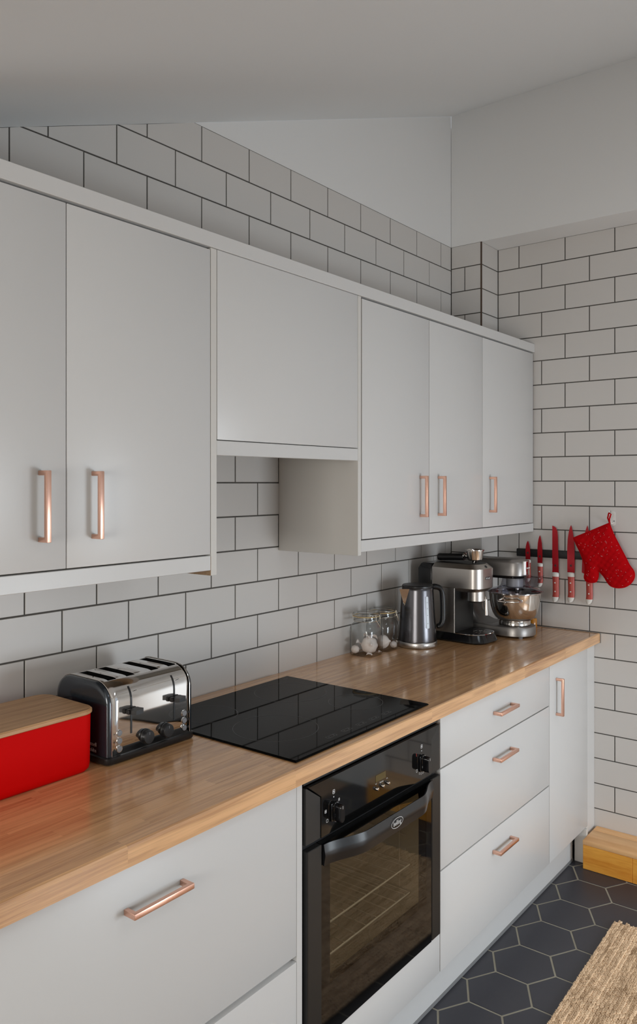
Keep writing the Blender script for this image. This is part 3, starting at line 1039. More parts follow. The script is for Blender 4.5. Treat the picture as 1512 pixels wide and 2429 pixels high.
# black base
bs = MB()
bs.loft([rr3(2 * tw + .006, 2 * td + .008, .014, .003), rr3(2 * tw + .009, 2 * td + .011, .016, .005), rr3(2 * tw + .009, 2 * td + .011, .016, .0165), rr3(2 * tw + .003, 2 * td + .003, .014, .0190)])
bs.build('base', M['black'], to, smooth=40)
for sx in (-1, 1):
    for sy in (-1, 1):
        MB().lathe([(.0001, 0), (.007, 0), (.007, .005), (.0001, .005)], 12, (sx * (tw - .02), sy * (td - .01), 0)).build('foot', M['grey'], to)
tf = -td
for lx in (1.5270 - 1.588, 1.6540 - 1.588):
    s = MB()
    pts = [(y - .0004, z) for y, z in tprof() if y < -td + .03 and z >= .060]
    pts = [(tf - .0004, .058)] + pts[:6]
    for (y, z), (y2, z2) in zip(pts[:-1], pts[1:]):
        pass
    s.loft([[(lx - .0022, y, z), (lx + .0022, y, z), (lx + .0022, y - .0005, z), (lx - .0022, y - .0005, z)] for y, z in pts])
    s.build('lever_track', M['black'], to, smooth=0)
    lv = MB()
    lv.box(lx - .0170, lx + .0170, tf - .0120, tf - .0010, .1040, .1150, .002)
    q = [(lx - .013, tf - .011), (lx + .013, tf - .011), (lx + .017, tf - .022), (lx + .010, tf - .030), (lx - .010, tf - .030), (lx - .017, tf - .022)]
    lv.prism(q, 'z', .1060, .1155)
    lv.build('lever', M['black'], to, smooth=30)
    MB().box(lx + .010, lx + .0165, tf + .0012, tf + .0016, .1510, .1520).build('toast_mark', M['darkprint'], to)
for kx in (1.5680 - 1.588, 1.6265 - 1.588):
    k = MB().lathe([(.0001, 0), (.0165, 0), (.0170, .003), (.0158, .0045), (.0152, .0125), (.0138, .0140), (.0001, .0142)], 28, (kx, tf - .0005, .0410), 'y').build('browning_knob', M['black'], to)
    MB().box(kx - .0006, kx + .0006, tf - .0151, tf - .0146, .047, .053).build('pointer', M['grey'], k)
for bx_, sg in ((1.4940 - 1.588, -1), (1.6855 - 1.588, 1)):
    for i, bz in enumerate((.0665, .0490, .0315)):
        b = MB().lathe([(.0001, 0), (.0066, 0), (.0066, .0018), (.0055, .0030), (.0001, .0032)], 20, (bx_, tf - .0004, bz), 'y').build('button', M['grey'], to)
        MB().lathe([(.0066, 0), (.0079, 0), (.0079, .0015), (.0066, .0015)], 20, (bx_, tf - .0002, bz), 'y').build('button_ring', M['chrome'], b)
        ix = bx_ + sg * .0135
        if i == 2:
            MB().prism([(ix - .0030, bz - .0002), (ix + .0030, bz - .0002), (ix, bz + .0030)], 'y', tf - .0004, tf - .0001).box(ix - .003, ix + .003, tf - .0004, tf - .0001, bz - .0022, bz - .0012).build('eject_mark', M['darkprint'], to)
        else:
            mk = MB()
            for q in range(3):
                a = R(60 * q)
                mk.tube([(ix - .003 * math.cos(a), tf - .0002, bz - .003 * math.sin(a)), (ix + .003 * math.cos(a), tf - .0002, bz + .003 * math.sin(a))], .0003, 4)
            mk.build('button_symbol', M['darkprint'], to)


# ------------------------------------------------------------------ jars and garlic
def squircle(h, r, n=6):
    return rrect(2 * h, 2 * h, r, n)


def garlic(label, loc, s=1.0, tilt=(0, 0, 0)):
    b = MB()
    n = 40
    rings = []
    prof = [(.0015, -.0175), (.009, -.0180), (.016, -.0150), (.0212, -.0080), (.0225, 0.000), (.0205, .0080), (.0150, .0145), (.0090, .0185), (.0052, .0208), (.0034, .0238), (.0024, .0256), (.0008, .0262)]
    for r_, h in prof:
        lob = .09 * min(1, r_ / .012)
        rings.append([(s * r_ * (1 - lob + lob * abs(math.cos(4 * (2 * math.pi * i / n)))) * math.cos(2 * math.pi * i / n),
                       s * r_ * (1 - lob + lob * abs(math.cos(4 * (2 * math.pi * i / n)))) * math.sin(2 * math.pi * i / n), s * h) for i in range(n)])
    b.loft(rings)
    g = b.build('garlic_bulb', M['garlic'], None, loc, tilt, smooth=60)
    tag(g, label, 'garlic', 'garlic bulbs in the glass jars')
    rt = MB()
    for i in range(7):
        a = 2 * math.pi * i / 7
        rt.tube([(0, 0, -.0172 * s), (.002 * s * math.cos(a), .002 * s * math.sin(a), -.0195 * s)], .0006, 4)
    rt.build('root_tuft', M['chip'], g)
    return g


def jar(label, x, y, rotz, clasp):
    j = thing('glass_jar', label, 'jar', (x, y, ZW), rotz, 'clip-top jars beside the kettle')
    sq = lambda h, r, z: [(a, b_, z) for a, b_ in squircle(h, r)]
    ci = lambda r, z: [(a, b_, z) for a, b_ in squircle(r, r * .999)]
    b = MB()
    b.loft([sq(.0400, .024, 0.0), sq(.0480, .028, .002), sq(.0515, .030, .010), sq(.0520, .030, .090), sq(.0505, .032, .103), sq(.0465, .036, .113), ci(.0435, .120),
            ci(.0435, .1270), ci(.0465, .1280), ci(.0465, .1310), ci(.0440, .1320), ci(.0440, .1400)], cap1=False)
    body = b.build('jar_body', M['jar'], j, smooth=60)
    b = MB()
    b.lathe([(.0485, .1415), (.0490, .1440), (.0490, .1500), (.0470, .1540), (.0380, .1560), (.0340, .1550), (.0310, .1520), (.0002, .1515)], 40)
    b.build('lid', M['jar'], j, smooth=40)
    n = 40
    b = MB()
    b.tube([(.0478 * math.cos(2 * math.pi * i / n), .0478 * math.sin(2 * math.pi * i / n), .1412) for i in range(n)], .0016, 6, closed=True)
    b.build('rubber_seal', M['gasket'], j)
    b = MB()
    b.tube([(.0455 * math.cos(2 * math.pi * i / n), .0455 * math.sin(2 * math.pi * i / n), .1245) for i in range(n)], .0012, 6, closed=True)
    b.tube([(.0500 * math.cos(2 * math.pi * i / n), .0500 * math.sin(2 * math.pi * i / n), .1475) for i in range(n)], .0012, 6, closed=True)
    for a in (clasp, clasp + math.pi):
        for da in (-.22, .22):
            c, s = math.cos(a + da), math.sin(a + da)
            b.tube([(.0505 * c, .0505 * s, .1475), (.054 * c, .054 * s, .140), (.0535 * c, .0535 * s, .128), (.046 * c, .046 * s, .1245)], .0011, 6)
        c, s = math.cos(a), math.sin(a)
        tx, ty = -s, c
        if a == clasp:
            b.tube([(.0535 * math.cos(a - .22), .0535 * math.sin(a - .22), .132), (.058 * c - .006 * tx, .058 * s - .006 * ty, .118), (.062 * c, .062 * s, .106), (.058 * c + .006 * tx, .058 * s + .006 * ty, .118), (.0535 * math.cos(a + .22), .0535 * math.sin(a + .22), .132)], .0012, 6)
    b.build('wire_clasp', M['wire'], j)
    return j


JX1, JY1, JX2, JY2 = 2.7430, -.0690, 2.8545, -.0650
jar('clip-top glass jar of garlic standing farther from the kettle', JX1, JY1, 0, R(-92))
jar('clip-top glass jar of garlic standing right beside the kettle', JX2, JY2, 0, R(-48))
garlic('largest garlic bulb, low in the glass jar farther from the kettle', (JX1 + .006, JY1 - .010, ZW + .0350), 1.38, (R(20), R(-75), R(25)))
garlic('small garlic bulb behind the largest one in the same jar', (JX1 - .026, JY1 + .0300, ZW + .0205), .70, (R(35), R(30), R(-80)))
garlic('bigger garlic bulb lying low in the jar right beside the kettle', (JX2 - .006, JY2 - .008, ZW + .0305), 1.15, (R(80), R(20), R(10)))
garlic('smallest garlic bulb, raised against the glass of the jar beside the kettle', (JX2 + .030, JY2 - .030, ZW + .0178), .60, (R(-20), R(40), 0))


def skin(loc, s, rot):
    b = MB()
    n, k = 7, 6
    g = []
    for i in range(n):
        u = -1 + 2 * i / (n - 1)
        row_ = []
        for q in range(k):
            v = -1 + 2 * q / (k - 1)
            row_.append(b.bm.verts.new((s * u * (1 - .3 * abs(v)), s * .6 * v * (1 - .5 * u * u), s * (.35 * (1 - u * u) + .18 * math.sin(3 * v + 2 * u)))))
        g.append(row_)
    for i in range(n - 1):
        for q in range(k - 1):
            b.bm.faces.new((g[i][q], g[i + 1][q], g[i + 1][q + 1], g[i][q + 1]))
    o = b.build('garlic_skin', M['garlic'], None, loc, rot, smooth=80)
    m_ = o.modifiers.new('t', 'SOLIDIFY')
    m_.thickness = .0004
    return o


for lo, sz, ro, lb in (((JX1 + .000, JY1 - .004, ZW + .0660), .022, (.2, .15, 1.0), 'broad curled garlic skin lying on top of the largest bulb'),
                       ((JX1 + .024, JY1 - .016, ZW + .0610), .017, (.5, -.3, 2.2), 'curved garlic skin draped over the side of the largest bulb'),
                       ((JX1 - .020, JY1 + .022, ZW + .0430), .019, (.7, .3, .4), 'papery garlic skin lying over the small bulb in the jar'),
                       ((JX1 - .024, JY1 - .030, ZW + .0080), .013, (.1, .1, -.6), 'flat garlic scrap on the bottom of the jar, wall side'),
                       ((JX1 + .034, JY1 - .036, ZW + .0085), .011, (.2, .2, .3), 'smallest garlic scrap on the bottom of the jar, kettle side')):
    tag(skin(lo, sz, ro), lb, 'garlic skin', 'garlic skins in the jar')

# ------------------------------------------------------------------ kettle
KX, KY = 2.9935, -.1340
HA = R(-50)                       # handle direction
ke = thing('electric_kettle', 'dark brushed-steel electric kettle between glass jars and coffee machine', 'kettle', (KX, KY, ZW), HA)
b = MB()
b.lathe([(.0001, .001), (.0735, .001), (.0748, .003), (.0748, .0200), (.0735, .0222), (.0001, .0222)], 64)
base_ = b.build('power_base', M['steel'], ke)
arc = 'Russell Hobbs'
for i, ch in enumerate(arc):
    if ch == ' ':
        continue
    a = R(-90 - 8 + (i - 2) * 5.6)
    aa = a + 0.0
    text(ch, .0125, M['print'], base_, (.0750 * math.cos(aa), .0750 * math.sin(aa), .0110), (R(90), 0, aa + R(90)), depth=.0003)
b = MB()
b.lathe([(.0690, .0235), (.0722, .0240), (.0722, .0300), (.0712, .0420), (.0605, .2140), (.0598, .2200), (.0585, .2225)], 72)
b.build('body', M['gun'], ke, smooth=40)
b = MB()
b.lathe([(.0580, .2200), (.0590, .2225), (.0590, .2300), (.0560, .2335), (.0400, .2350), (.0001, .2352)], 48)
b.build('lid', M['black'], ke, smooth=40)
b = MB()
b.lathe([(.0001, .0), (.0730, .0), (.0730, .0018), (.0001, .0018)], 48, (0, 0, .0222))
b.build('heel', M['black'], ke)
# V spout on the side away from the handle
b = MB()
sp = []
for f, z in ((0.0, .1570), (.25, .1730), (.50, .1890), (.75, .2050), (1.0, .2215)):
    rb = .0605 + (.2140 - z) * .0620
    ext = .0270 * f
    hw = .0030 + .0185 * f
    sp.append([(-(rb - .008), hw, z), (-(rb + .0004) * math.cos(hw / rb), hw, z), (-(rb + ext), 0.0, z), (-(rb + .0004) * math.cos(hw / rb), -hw, z), (-(rb - .008), -hw, z)])
b.loft(sp)
b.build('spout', M['steel_pol'], ke, rot=(0, 0, R(30)), smooth=20)
# handle
pts = [(.052, 0, .2260), (.070, 0, .2250), (.088, 0, .2200), (.0950, 0, .2050), (.0975, 0, .1750), (.0985, 0, .1300), (.0980, 0, .1000), (.0940, 0, .0850), (.0860, 0, .0740), (.0720, 0, .0720)]
b = MB()
rings = []
for i, p in enumerate(pts):
    p0, p1 = Vector(pts[max(i - 1, 0)]), Vector(pts[min(i + 1, len(pts) - 1)])
    t_ = (p1 - p0).normalized()
    s_ = Vector((0, 1, 0))
    n_ = t_.cross(s_)
    wy, wn = .0145, .0115
    rings.append([Vector(p) + s_ * a + n_ * c for a, c in [(wy * math.cos(2 * math.pi * k / 12), wn * math.sin(2 * math.pi * k / 12)) for k in range(12)]])
b.loft(rings)
hd = b.build('handle', M['black'], ke, smooth=60)
md = hd.modifiers.new('s', 'SUBSURF'); md.levels = 1; md.render_levels = 2
# water window
WA = R(-66)
b = MB()
rings = []
for z, hw in ((.0760, .0035), (.0775, .0060), (.0800, .0068), (.1900, .0058), (.1930, .0050), (.1945, .0030)):
    rb = .0712 - (z - .0420) * .0622 + .0005
    rings.append([((rb + d_) * math.cos(WA + u * hw / rb), (rb + d_) * math.sin(WA + u * hw / rb), z) for u, d_ in ((-1, -.002), (-1, .0012), (1, .0012), (1, -.002))])
b.loft(rings)
ww = b.build('water_window', M['frost'], ke, smooth=30)
for q, z in enumerate((.095, .125, .150, .172)):
    rb = .0712 - (z - .0420) * .0622 + .0020
    MB().box(-.0022, .0022, -.0002, .0002, -.0006, .0006).build('level_mark', M['darkprint'], ww, (rb * math.cos(WA), rb * math.sin(WA), z), (0, 0, WA + R(90)))

# ------------------------------------------------------------------ coffee machine
cm_ = thing('espresso_machine', 'slim stainless steel espresso machine between the kettle and the stand mixer', 'coffee machine', (3.2180, -.1950, ZW), R(-3))
# local frame: front toward -y; half width .073
hwid = .0730


def plan(w_, y0, y1, rf, rbk=.008, nf=8):
    """rounded plan outline, y0 front (negative)"""
    pts = []
    for cx, cy, r_, a0 in ((w_ - rbk, y1 - rbk, rbk, 0), (-w_ + rbk, y1 - rbk, rbk, 90), (-w_ + rf, y0 + rf, rf, 180), (w_ - rf, y0 + rf, rf, 270)):
        for i in range(nf + 1):
            a = R(a0 + 90 * i / nf)
            pts.append((cx + r_ * math.cos(a), cy + r_ * math.sin(a)))
    return pts


pz = lambda pl_, z: [(a, c, z) for a, c in pl_]
b = MB()
b.loft([pz(plan(.080, -.140, .130, .050), .0015), pz(plan(.083, -.144, .132, .055), .006), pz(plan(.082, -.142, .130, .055), .012), pz(plan(.0745, -.131, .128, .050), .0340)])
b.build('base', M['blackgloss'], cm_, smooth=40)
b = MB()
b.loft([pz(plan(.0750, -.132, -.018, .050), .0335), pz(plan(.0755, -.133, -.018, .050), .0350), pz(plan(.0750, -.132, -.018, .050), .0365)])
tray = b.build('drip_tray', M['chrome'], cm_, smooth=40)
b = MB()
b.loft([pz(plan(.0715, -.128, -.020, .047), .0363), pz(plan(.0715, -.128, -.020, .047), .0378)])
gr = b.build('drip_grate', M['blackgloss'], tray, smooth=40)
for i, (gx, gy, ga) in enumerate(((-.02, -.085, 0), (.004, -.088, .9), (.022, -.080, -.4), (-.008, -.068, .6), (.014, -.064, -.2), (.030, -.094, .3), (-.026, -.104, .2), (.008, -.108, -.8))):
    o = MB().box(-.008, .008, -.0018, .0018, 0, .0004).build('grate_slot', M['steel_pol'], gr, (gx, gy, .0378), (0, 0, ga))
b = MB()
b.loft([pz(plan(.0720, -.0190, .085, .002, .006), .0320), pz(plan(.0720, -.0190, .085, .002, .006), .2080)])
colm = b.build('column', M['steel'], cm_, smooth=40)
box('column_edge_strip', M['cream'], colm, -.0726, -.0714, -.0200, -.0186, .0340, .2060)
box('column_back_edge', M['gasket'], colm, -.0724, -.0716, .0330, .0345, .060, .2060)
box('column_front', M['blacksatin'], colm, -.0700, .0700, -.0205, -.0190, .0340, .2060)
b = MB()
hp = plan(hwid, -.1240, .0850, .042, .004)
hp2 = plan(hwid - .014, -.1080, .0810, .040, .004)
b.loft([pz(plan(hwid - .016, -.106, .082, .04, .004), .1960), pz(plan(hwid - .002, -.1220, .0845, .042, .004), .2090), pz(hp, .2110), pz(hp, .2860), pz(hp2, .3020), pz(plan(hwid - .016, -.1060, .079, .038, .004), .3035)])
head = b.build('head', M['steel'], cm_, smooth=25)
b = MB()
b.loft([pz(plan(hwid - .019, -.1020, .078, .036, .004), .3036), pz(plan(hwid - .020, -.1010, .077, .036, .004), .3050)])
b.build('cup_warmer', M['blacksatin'], head, smooth=30)
for lx in (-.030, .0, .030):
    a = -.1165
    o = MB().lathe([(.0001, 0), (.0062, 0), (.0062, .0012), (.0001, .0014)], 16, (0, 0, 0), 'y').build('push_button', M['black'], head, (lx, -.1165 + (.004 if lx else 0), .2940), (R(-45), 0, R(lx * 600)))
# badge on the front
pb = MB()
pb.prism([(a, c) for a, c in rrect(.046, .0130, .0064, 6)], 'y', -.1252, -.1236)
bdg = pb.build('badge', M['steel_pol'], cm_, (.0, 0, .2500), smooth=30)
pb = MB()
pb.prism([(a, c) for a, c in rrect(.0425, .0098, .0048, 6)], 'y', -.1256, -.1250)
inn = pb.build('badge_plate', M['navy'], bdg, smooth=30)
text("De'Longhi", .0082, M['print'], inn, (0, -.1258, 0), FRONT)
b = MB()
b.lathe([(.0001, .1570), (.0330, .1570), (.0350, .1590), (.0350, .1960), (.0001, .1960)], 40, (0, -.072, 0))
gh = b.build('group_head', M['steel'], cm_)
MB().lathe([(.0001, .1520), (.0270, .1520), (.0290, .1572), (.0001, .1572)], 32, (0, -.072, 0)).build('shower_screen', M['blacksatin'], gh)
b = MB()
b.tube([(.030, -.095, .172), (.030, -.098, .160)], .0050, 10)
b.tube([(.030, -.098, .162), (.031, -.1000, .1000)], .0080, 14)
b.build('steam_wand', M['steel_pol'], cm_)
# water tank at the back
b = MB()
b.loft([pz(plan(.0700, .0870, .1560, .004, .012), .1900), pz(plan(.0700, .0870, .1560, .004, .012), .2760), pz(plan(.0640, .0870, .1460, .004, .012), .2950), pz(plan(.0600, .0870, .1400, .004, .01), .2990)])
b.build('water_tank', M['blackgloss'], cm_, smooth=25)
b = MB()
b.loft([pz(plan(.0700, .0855, .1290, .004, .012), .0320), pz(plan(.0700, .0855, .1290, .004, .012), .1895)])
b.build('rear_housing', M['black'], cm_, smooth=30)
# portafilter lying on the cup warmer
pf = thing('portafilter', 'steel portafilter with black handle lying on top of the espresso machine', 'portafilter', (3.2120, -.2640, ZW + .3052), R(-3))
b = MB()
b.lathe([(.0001, .0105), (.0240, .0105), (.0275, .0140), (.0315, .0320), (.0345, .0490), (.0368, .0500), (.0368, .0530), (.0332, .0534), (.0312, .0490), (.0270, .0180), (.0001, .0170)], 40)
b.build('basket_cup', M['steel_pol'], pf, smooth=30)
b = MB()
for sg in (-1, 1):
    b.tube([(0, 0, .0110), (sg * .010, 0, .0060), (sg * .0125, 0, .0004)], .0048, 8)
b.build('spout', M['steel_pol'], pf)
MB().box(.026, .040, -.008, .008, .0445, .0495, .001).box(-.040, -.026, -.008, .008, .0445, .0495, .001).build('locking_lug', M['steel_pol'], pf)
b = MB()
b.lathe([(.0070, 0), (.0075, .012), (.0130, .014), (.0130, .020)], 20, (0, 0, 0), 'x')
b.build('collar', M['chrome'], pf, (0, .028, .0245), (0, R(-8), R(90)))
b = MB()
b.lathe([(.0001, 0), (.0130, 0), (.0140, .002), (.0135, .040), (.0140, .100), (.0150, .112), (.0130, .118), (.0001, .119)], 24, (0, 0, 0), 'x')
b.build('handle', M['black'], pf, (0, .0475, .0215), (0, R(3), R(90)), smooth=40)

# ------------------------------------------------------------------ stand mixer
BXC, BYC = 3.4200, -.3380
mx = thing('stand_mixer', 'pewter stand mixer with polished bowl in the corner beside the knives', 'stand mixer', (BXC, BYC, ZW))


def stad(r, y1, z, rb=.03, n=14):
    """outline: half disc round the bowl at the front, straight back to y1"""
    pts = []
    for i in range(n + 1):
        a = R(180 + 180 * i / n)
        pts.append((r * math.cos(a), r * math.sin(a), z))
    pts += [(r * .86, y1 * .55, z), (r * .80, y1 - rb, z), (r * .80 - rb * .3, y1, z), (-r * .80 + rb * .3, y1, z), (-r * .80, y1 - rb, z), (-r * .86, y1 * .55, z)]
    return pts


b = MB()
b.loft([stad(.0800, .285, .0055), stad(.0835, .288, .008), stad(.0835, .288, .0390), stad(.0815, .286, .0425), stad(.0760, .282, .0440)])
b.build('base', M['pewter'], mx, smooth=40)
for fx, fy in ((-.056, -.050), (.056, -.050), (-.05, .25), (.05, .25)):
    MB().lathe([(.0001, 0), (.008, 0), (.009, .007), (.0001, .007)], 12, (fx, fy, 0)).build('foot', M['grey'], mx)
# neck: swept curve from the base up into the head
b = MB()
rings = []
for z, yf, yb_, hw in ((.040, .060, .280, .060), (.050, .110, .282, .058), (.062, .140, .284, .055), (.085, .160, .285, .051), (.120, .172, .285, .048), (.170, .172, .284, .048), (.215, .160, .282, .050), (.245, .140, .280, .053)):
    rings.append([(a, c, z) for a, c in [(x_ * hw, yf + (yb_ - yf) * t_) for x_, t_ in ((-.75, 0), (.75, 0), (1, .10), (1, .85), (.7, 1), (-.7, 1), (-1, .85), (-1, .10))]])
b.loft(rings)
b.build('neck', M['pewter'], mx, smooth=50)
# head
b = MB()


def headring(z, w_, yf, yb_, rf):
    return pz(plan(w_, yf, yb_, rf, .035, 8), z)


b.loft([headring(.2430, .0520, -.046, .285, .048), headring(.2460, .0565, -.052, .288, .052), headring(.2950, .0575, -.054, .289, .053), headring(.3050, .0540, -.049, .286, .050), headring(.3105, .0440, -.036, .276, .040), headring(.3125, .0250, -.006, .25, .02)])
b.build('head', M['pewter'], mx, smooth=50)
b = MB()
b.loft([headring(.2340, .0500, -.042, .25, .046), headring(.2432, .0525, -.047, .26, .048)])
b.build('head_underside', M['blackgloss'], mx, smooth=40)
# chrome nose band with outlet cover
b = MB()
rings = []
for z, s in ((.2470, 0), (.2490, .0015), (.3030, .0015), (.3050, 0)):
    ring_ = []
    for i in range(13):
        a = R(235 + 70 * i / 12)
        ring_.append((.002 + (.0545 + s) * math.cos(a) * 1.0, -.0005 + (.0560 + s) * math.sin(a), z))
    for i in range(13):
        a = R(305 - 70 * i / 12)
        ring_.append((.002 + .0500 * math.cos(a), -.0005 + .0500 * math.sin(a), z))
    rings.append(ring_)
b.loft(rings)
nose = b.build('chrome_nose_cover', M['chrome'], mx, smooth=30)
box('nose_latch', M['cream'], nose, -.012, .016, -.0590, -.0565, .2740, .2790, .001)
# drive hub
b = MB()
b.lathe([(.0001, .1950), (.030, .1950), (.034, .1980), (.034, .2340), (.0001, .2340)], 32)
hub = b.build('drive_hub', M['hubwhite'], mx)
MB().lathe([(.0001, .1720), (.011, .1720), (.011, .1960), (.0001, .1960)], 16, (-.008, -.012, 0)).build('tool_socket', M['chrome'], hub)
# bowl
b = MB()
b.lathe([(.0001, .0445), (.0600, .0445), (.0630, .0470), (.0630, .0600), (.0610, .0630), (.0660, .0650), (.0790, .0760), (.0890, .0930), (.0965, .1180), (.1005, .1460), (.1030, .1720), (.1035, .1740), (.1055, .1755), (.1055, .1775), (.1020, .1780), (.1000, .1740), (.0985, .1460), (.0945, .1180), (.0870, .0940), (.0640, .0700), (.0001, .0680)], 72)
b.build('bowl', M['steel_pol'], mx, smooth=40)
b = MB()
for a0 in (R(193),):
    c0, s0 = math.cos(a0), math.sin(a0)
    tx, ty = -s0, c0
    q = .046
    p = lambda d, t_, z: (d * c0 + t_ * tx, d * s0 + t_ * ty, z)
    b.tube([p(.091, -q, .152), p(.104, -q, .152), p(.120, -q * .86, .151), p(.124, -q * .5, .150), p(.125, 0, .150), p(.124, q * .5, .150), p(.120, q * .86, .151), p(.104, q, .152), p(.091, q, .152)], .0040, 10)
b.build('bowl_handle', M['chrome'], mx)
# smoky splash guard with feed chute
b = MB()
b.lathe([(.0460, .2300), (.0500, .2300), (.0560, .2050), (.0700, .1960), (.1080, .1860), (.1140, .1815), (.1140, .1795), (.1060, .1800), (.0690, .1900), (.0520, .1990)], 56)
sg_ = b.build('splash_guard', M['smoke'], mx, smooth=40)
b = MB()
ch = lambda s, z: [(-.030 * s, -.052 - .006 * s, z), (.030 * s, -.052 - .006 * s, z), (.036 * s, -.080 - .042 * (s - .6), z), (-.036 * s, -.080 - .042 * (s - .6), z)]
b.loft([ch(.75, .2020), ch(1.25, .2460)], cap0=True, cap1=False)
o = b.build('feed_chute', M['smoke'], sg_, smooth=0)
# maker badge on the bowl-side of the neck
MB().lathe([(.0001, 0), (.0105, 0), (.0105, .0015), (.0001, .0016)], 24, (0, 0, 0), 'x').build('neck_badge', M['chrome'], mx, (-.0500, .215, .1500), (0, R(180), 0))

# ------------------------------------------------------------------ small amber bottle
ab = thing('amber_bottle', 'small amber bottle with grey cap tucked behind the mixing bowl', 'bottle', (3.6320, -.3270, ZW))
MB().lathe([(.0001, 0), (.0160, 0), (.0175, .002), (.0175, .034), (.0150, .039), (.0090, .041), (.0001, .041)], 24).build('body', M['amber'], ab)
MB().lathe([(.0001, .041), (.0105, .041), (.0105, .050), (.0095, .052), (.0001, .052)], 24).build('cap', M['greycap'], ab)

# ------------------------------------------------------------------ magnetic rack, knives
rack = MB().box(XR - .0195, XR - .0005, -.5900, -.2420, 1.2095, 1.2430, .0035, 2).build('magnetic_knife_rack', M['magnet'])
tag(rack, 'black magnetic knife rack bar on the tiled end wall', 'knife rack')
BX = XR - .0200          # back face of the blades


def knife(label, blade, y0, y1, hz, length, serr=False):
    """blade: (y, z) outline; handle hangs from z=hz between y0 and y1 (y0 > y1)"""
    k = thing('kitchen_knife', label, 'knife', (BX, (y0 + y1) / 2, hz), group='red knives on the magnetic rack')
    oy = (y0 + y1) / 2
    b = MB()
    b.prism([(a - oy, c - hz) for a, c in blade], 'x', -.0022, -.0002)
    bl = b.build('blade', M['redblade'], k, smooth=0)
    mz = .028
    ym = (blade[0][0] + blade[-1][0]) / 2 - oy
    MB().box(-.0024, -.0022, ym - .004, ym - .002, mz - .006, mz + .006).box(-.0024, -.0022, ym - .001, ym + .004, mz - .004, mz + .004).build('blade_mark', M['darkprint'], bl)
    wd = (y0 - y1)
    hh = wd / 2
    # bolster, grip, butt: one curved silhouette cut in three
    n = 12

    def sil(t_):
        # centre offset and half width along the handle, t 0 (top) .. 1 (butt)
        cen = -.0030 * math.sin(math.pi * t_) * 0 - .0020 * t_ + .0050 * max(0, t_ - .72) / .28
        half = hh * (1 - .07 * math.sin(math.pi * min(1, t_ / .8)) - .10 * t_)
        if t_ > .82:
            half *= math.sqrt(max(.05, 1 - ((t_ - .82) / .185) ** 2)) ** .8
        return cen, half

    def seg(t0, t1, name, m, parent, top_round=False):
        rings = []
        for i in range(9):
            t_ = t0 + (t1 - t0) * i / 8
            c, h_ = sil(t_)
            tx = .0085
            if top_round and i < 3:
                h_ *= (.50, .82, .96)[i]
                tx *= (.5, .85, 1)[i]
            z = -length * t_
            rings.append([(-.0012 + a * tx, c + q * h_, z) for a, q in [(math.cos(2 * math.pi * j / 16), math.sin(2 * math.pi * j / 16)) for j in range(16)]])
        b_ = MB()
        b_.loft(rings)
        return b_.build(name, m, parent, smooth=50)

    seg(0, .145, 'bolster', M['cream'], k, True)
    gp = seg(.145, .83, 'grip', M['coral'], k)
    seg(.83, 1.0, 'butt', M['cream'], k)
    for t_ in (.35, .64):
        c, h_ = sil(t_)
        MB().lathe([(.0001, 0), (.0030, 0), (.0030, .0012), (.0001, .0018)], 14, (0, 0, 0), 'x').build('rivet', M['cream'], gp, (-.0096, c, -length * t_), (0, R(180), 0))
    return k


def drop_blade(yc, half, hz, tip, lean=0.0):
    """pointed blade, straight left (+y) side less curved"""
    pts = []
    h = tip - hz
    for t_, l, r_ in ((0, 1, 1), (.25, 1.0, 1.0), (.5, 1.02, .95), (.7, .90, .78), (.85, .62, .50), (.95, .28, .22)):
        pts.append((yc - half * r_ + lean * t_, hz + h * t_))
    out = pts + [(yc + lean, tip)]
    for t_, l, r_ in reversed(((0, 1, 1), (.25, 1.0, 1.0), (.5, 1.02, .95), (.7, .90, .78), (.85, .62, .50), (.95, .28, .22))):
        out.append((yc + half * l + lean * t_, hz + h * t_))
    return out


knife('shortest red-bladed paring knife, half hidden behind the stand mixer', drop_blade(-.2965, .0103, 1.1985, 1.2785), -.2880, -.3095, 1.1985, .098)
knife('small red-bladed utility knife between the paring and bread knives', drop_blade(-.3510, .0106, 1.1860, 1.3050), -.3395, -.3640, 1.1860, .103)
# bread knife: blunt rounded tip, toothed edge on the +y side
bk = [(-.4335, 1.1500), (-.4315, 1.2300), (-.4300, 1.3000), (-.4280, 1.3240), (-.4220, 1.3390), (-.4130, 1.3460), (-.4050, 1.3480)]
z = 1.346
while z > 1.185:
    bk += [(-.4050, z), (-.4066, z - .0022)]
    z -= .0044
bk += [(-.4058, 1.1500)]
knife('long red serrated bread knife with blunt rounded tip', bk, -.4045, -.4350, 1.1510, .126)
knife('long pointed red-bladed carving knife between bread knife and oven mitt', drop_blade(-.4865, .0155, 1.1545, 1.3530), -.4710, -.5020, 1.1550, .126)
cb = [(-.5730, 1.1560), (-.5725, 1.2300), (-.5700, 1.2900), (-.5640, 1.3250), (-.5550, 1.3540), (-.5470, 1.3300), (-.5400, 1.2900), (-.5345, 1.2300), (-.5320, 1.1580), (-.5420, 1.1530)]
knife('wide red-bladed chef knife mostly covered by the oven mitt', cb, -.5475, -.5780, 1.1520, .124)

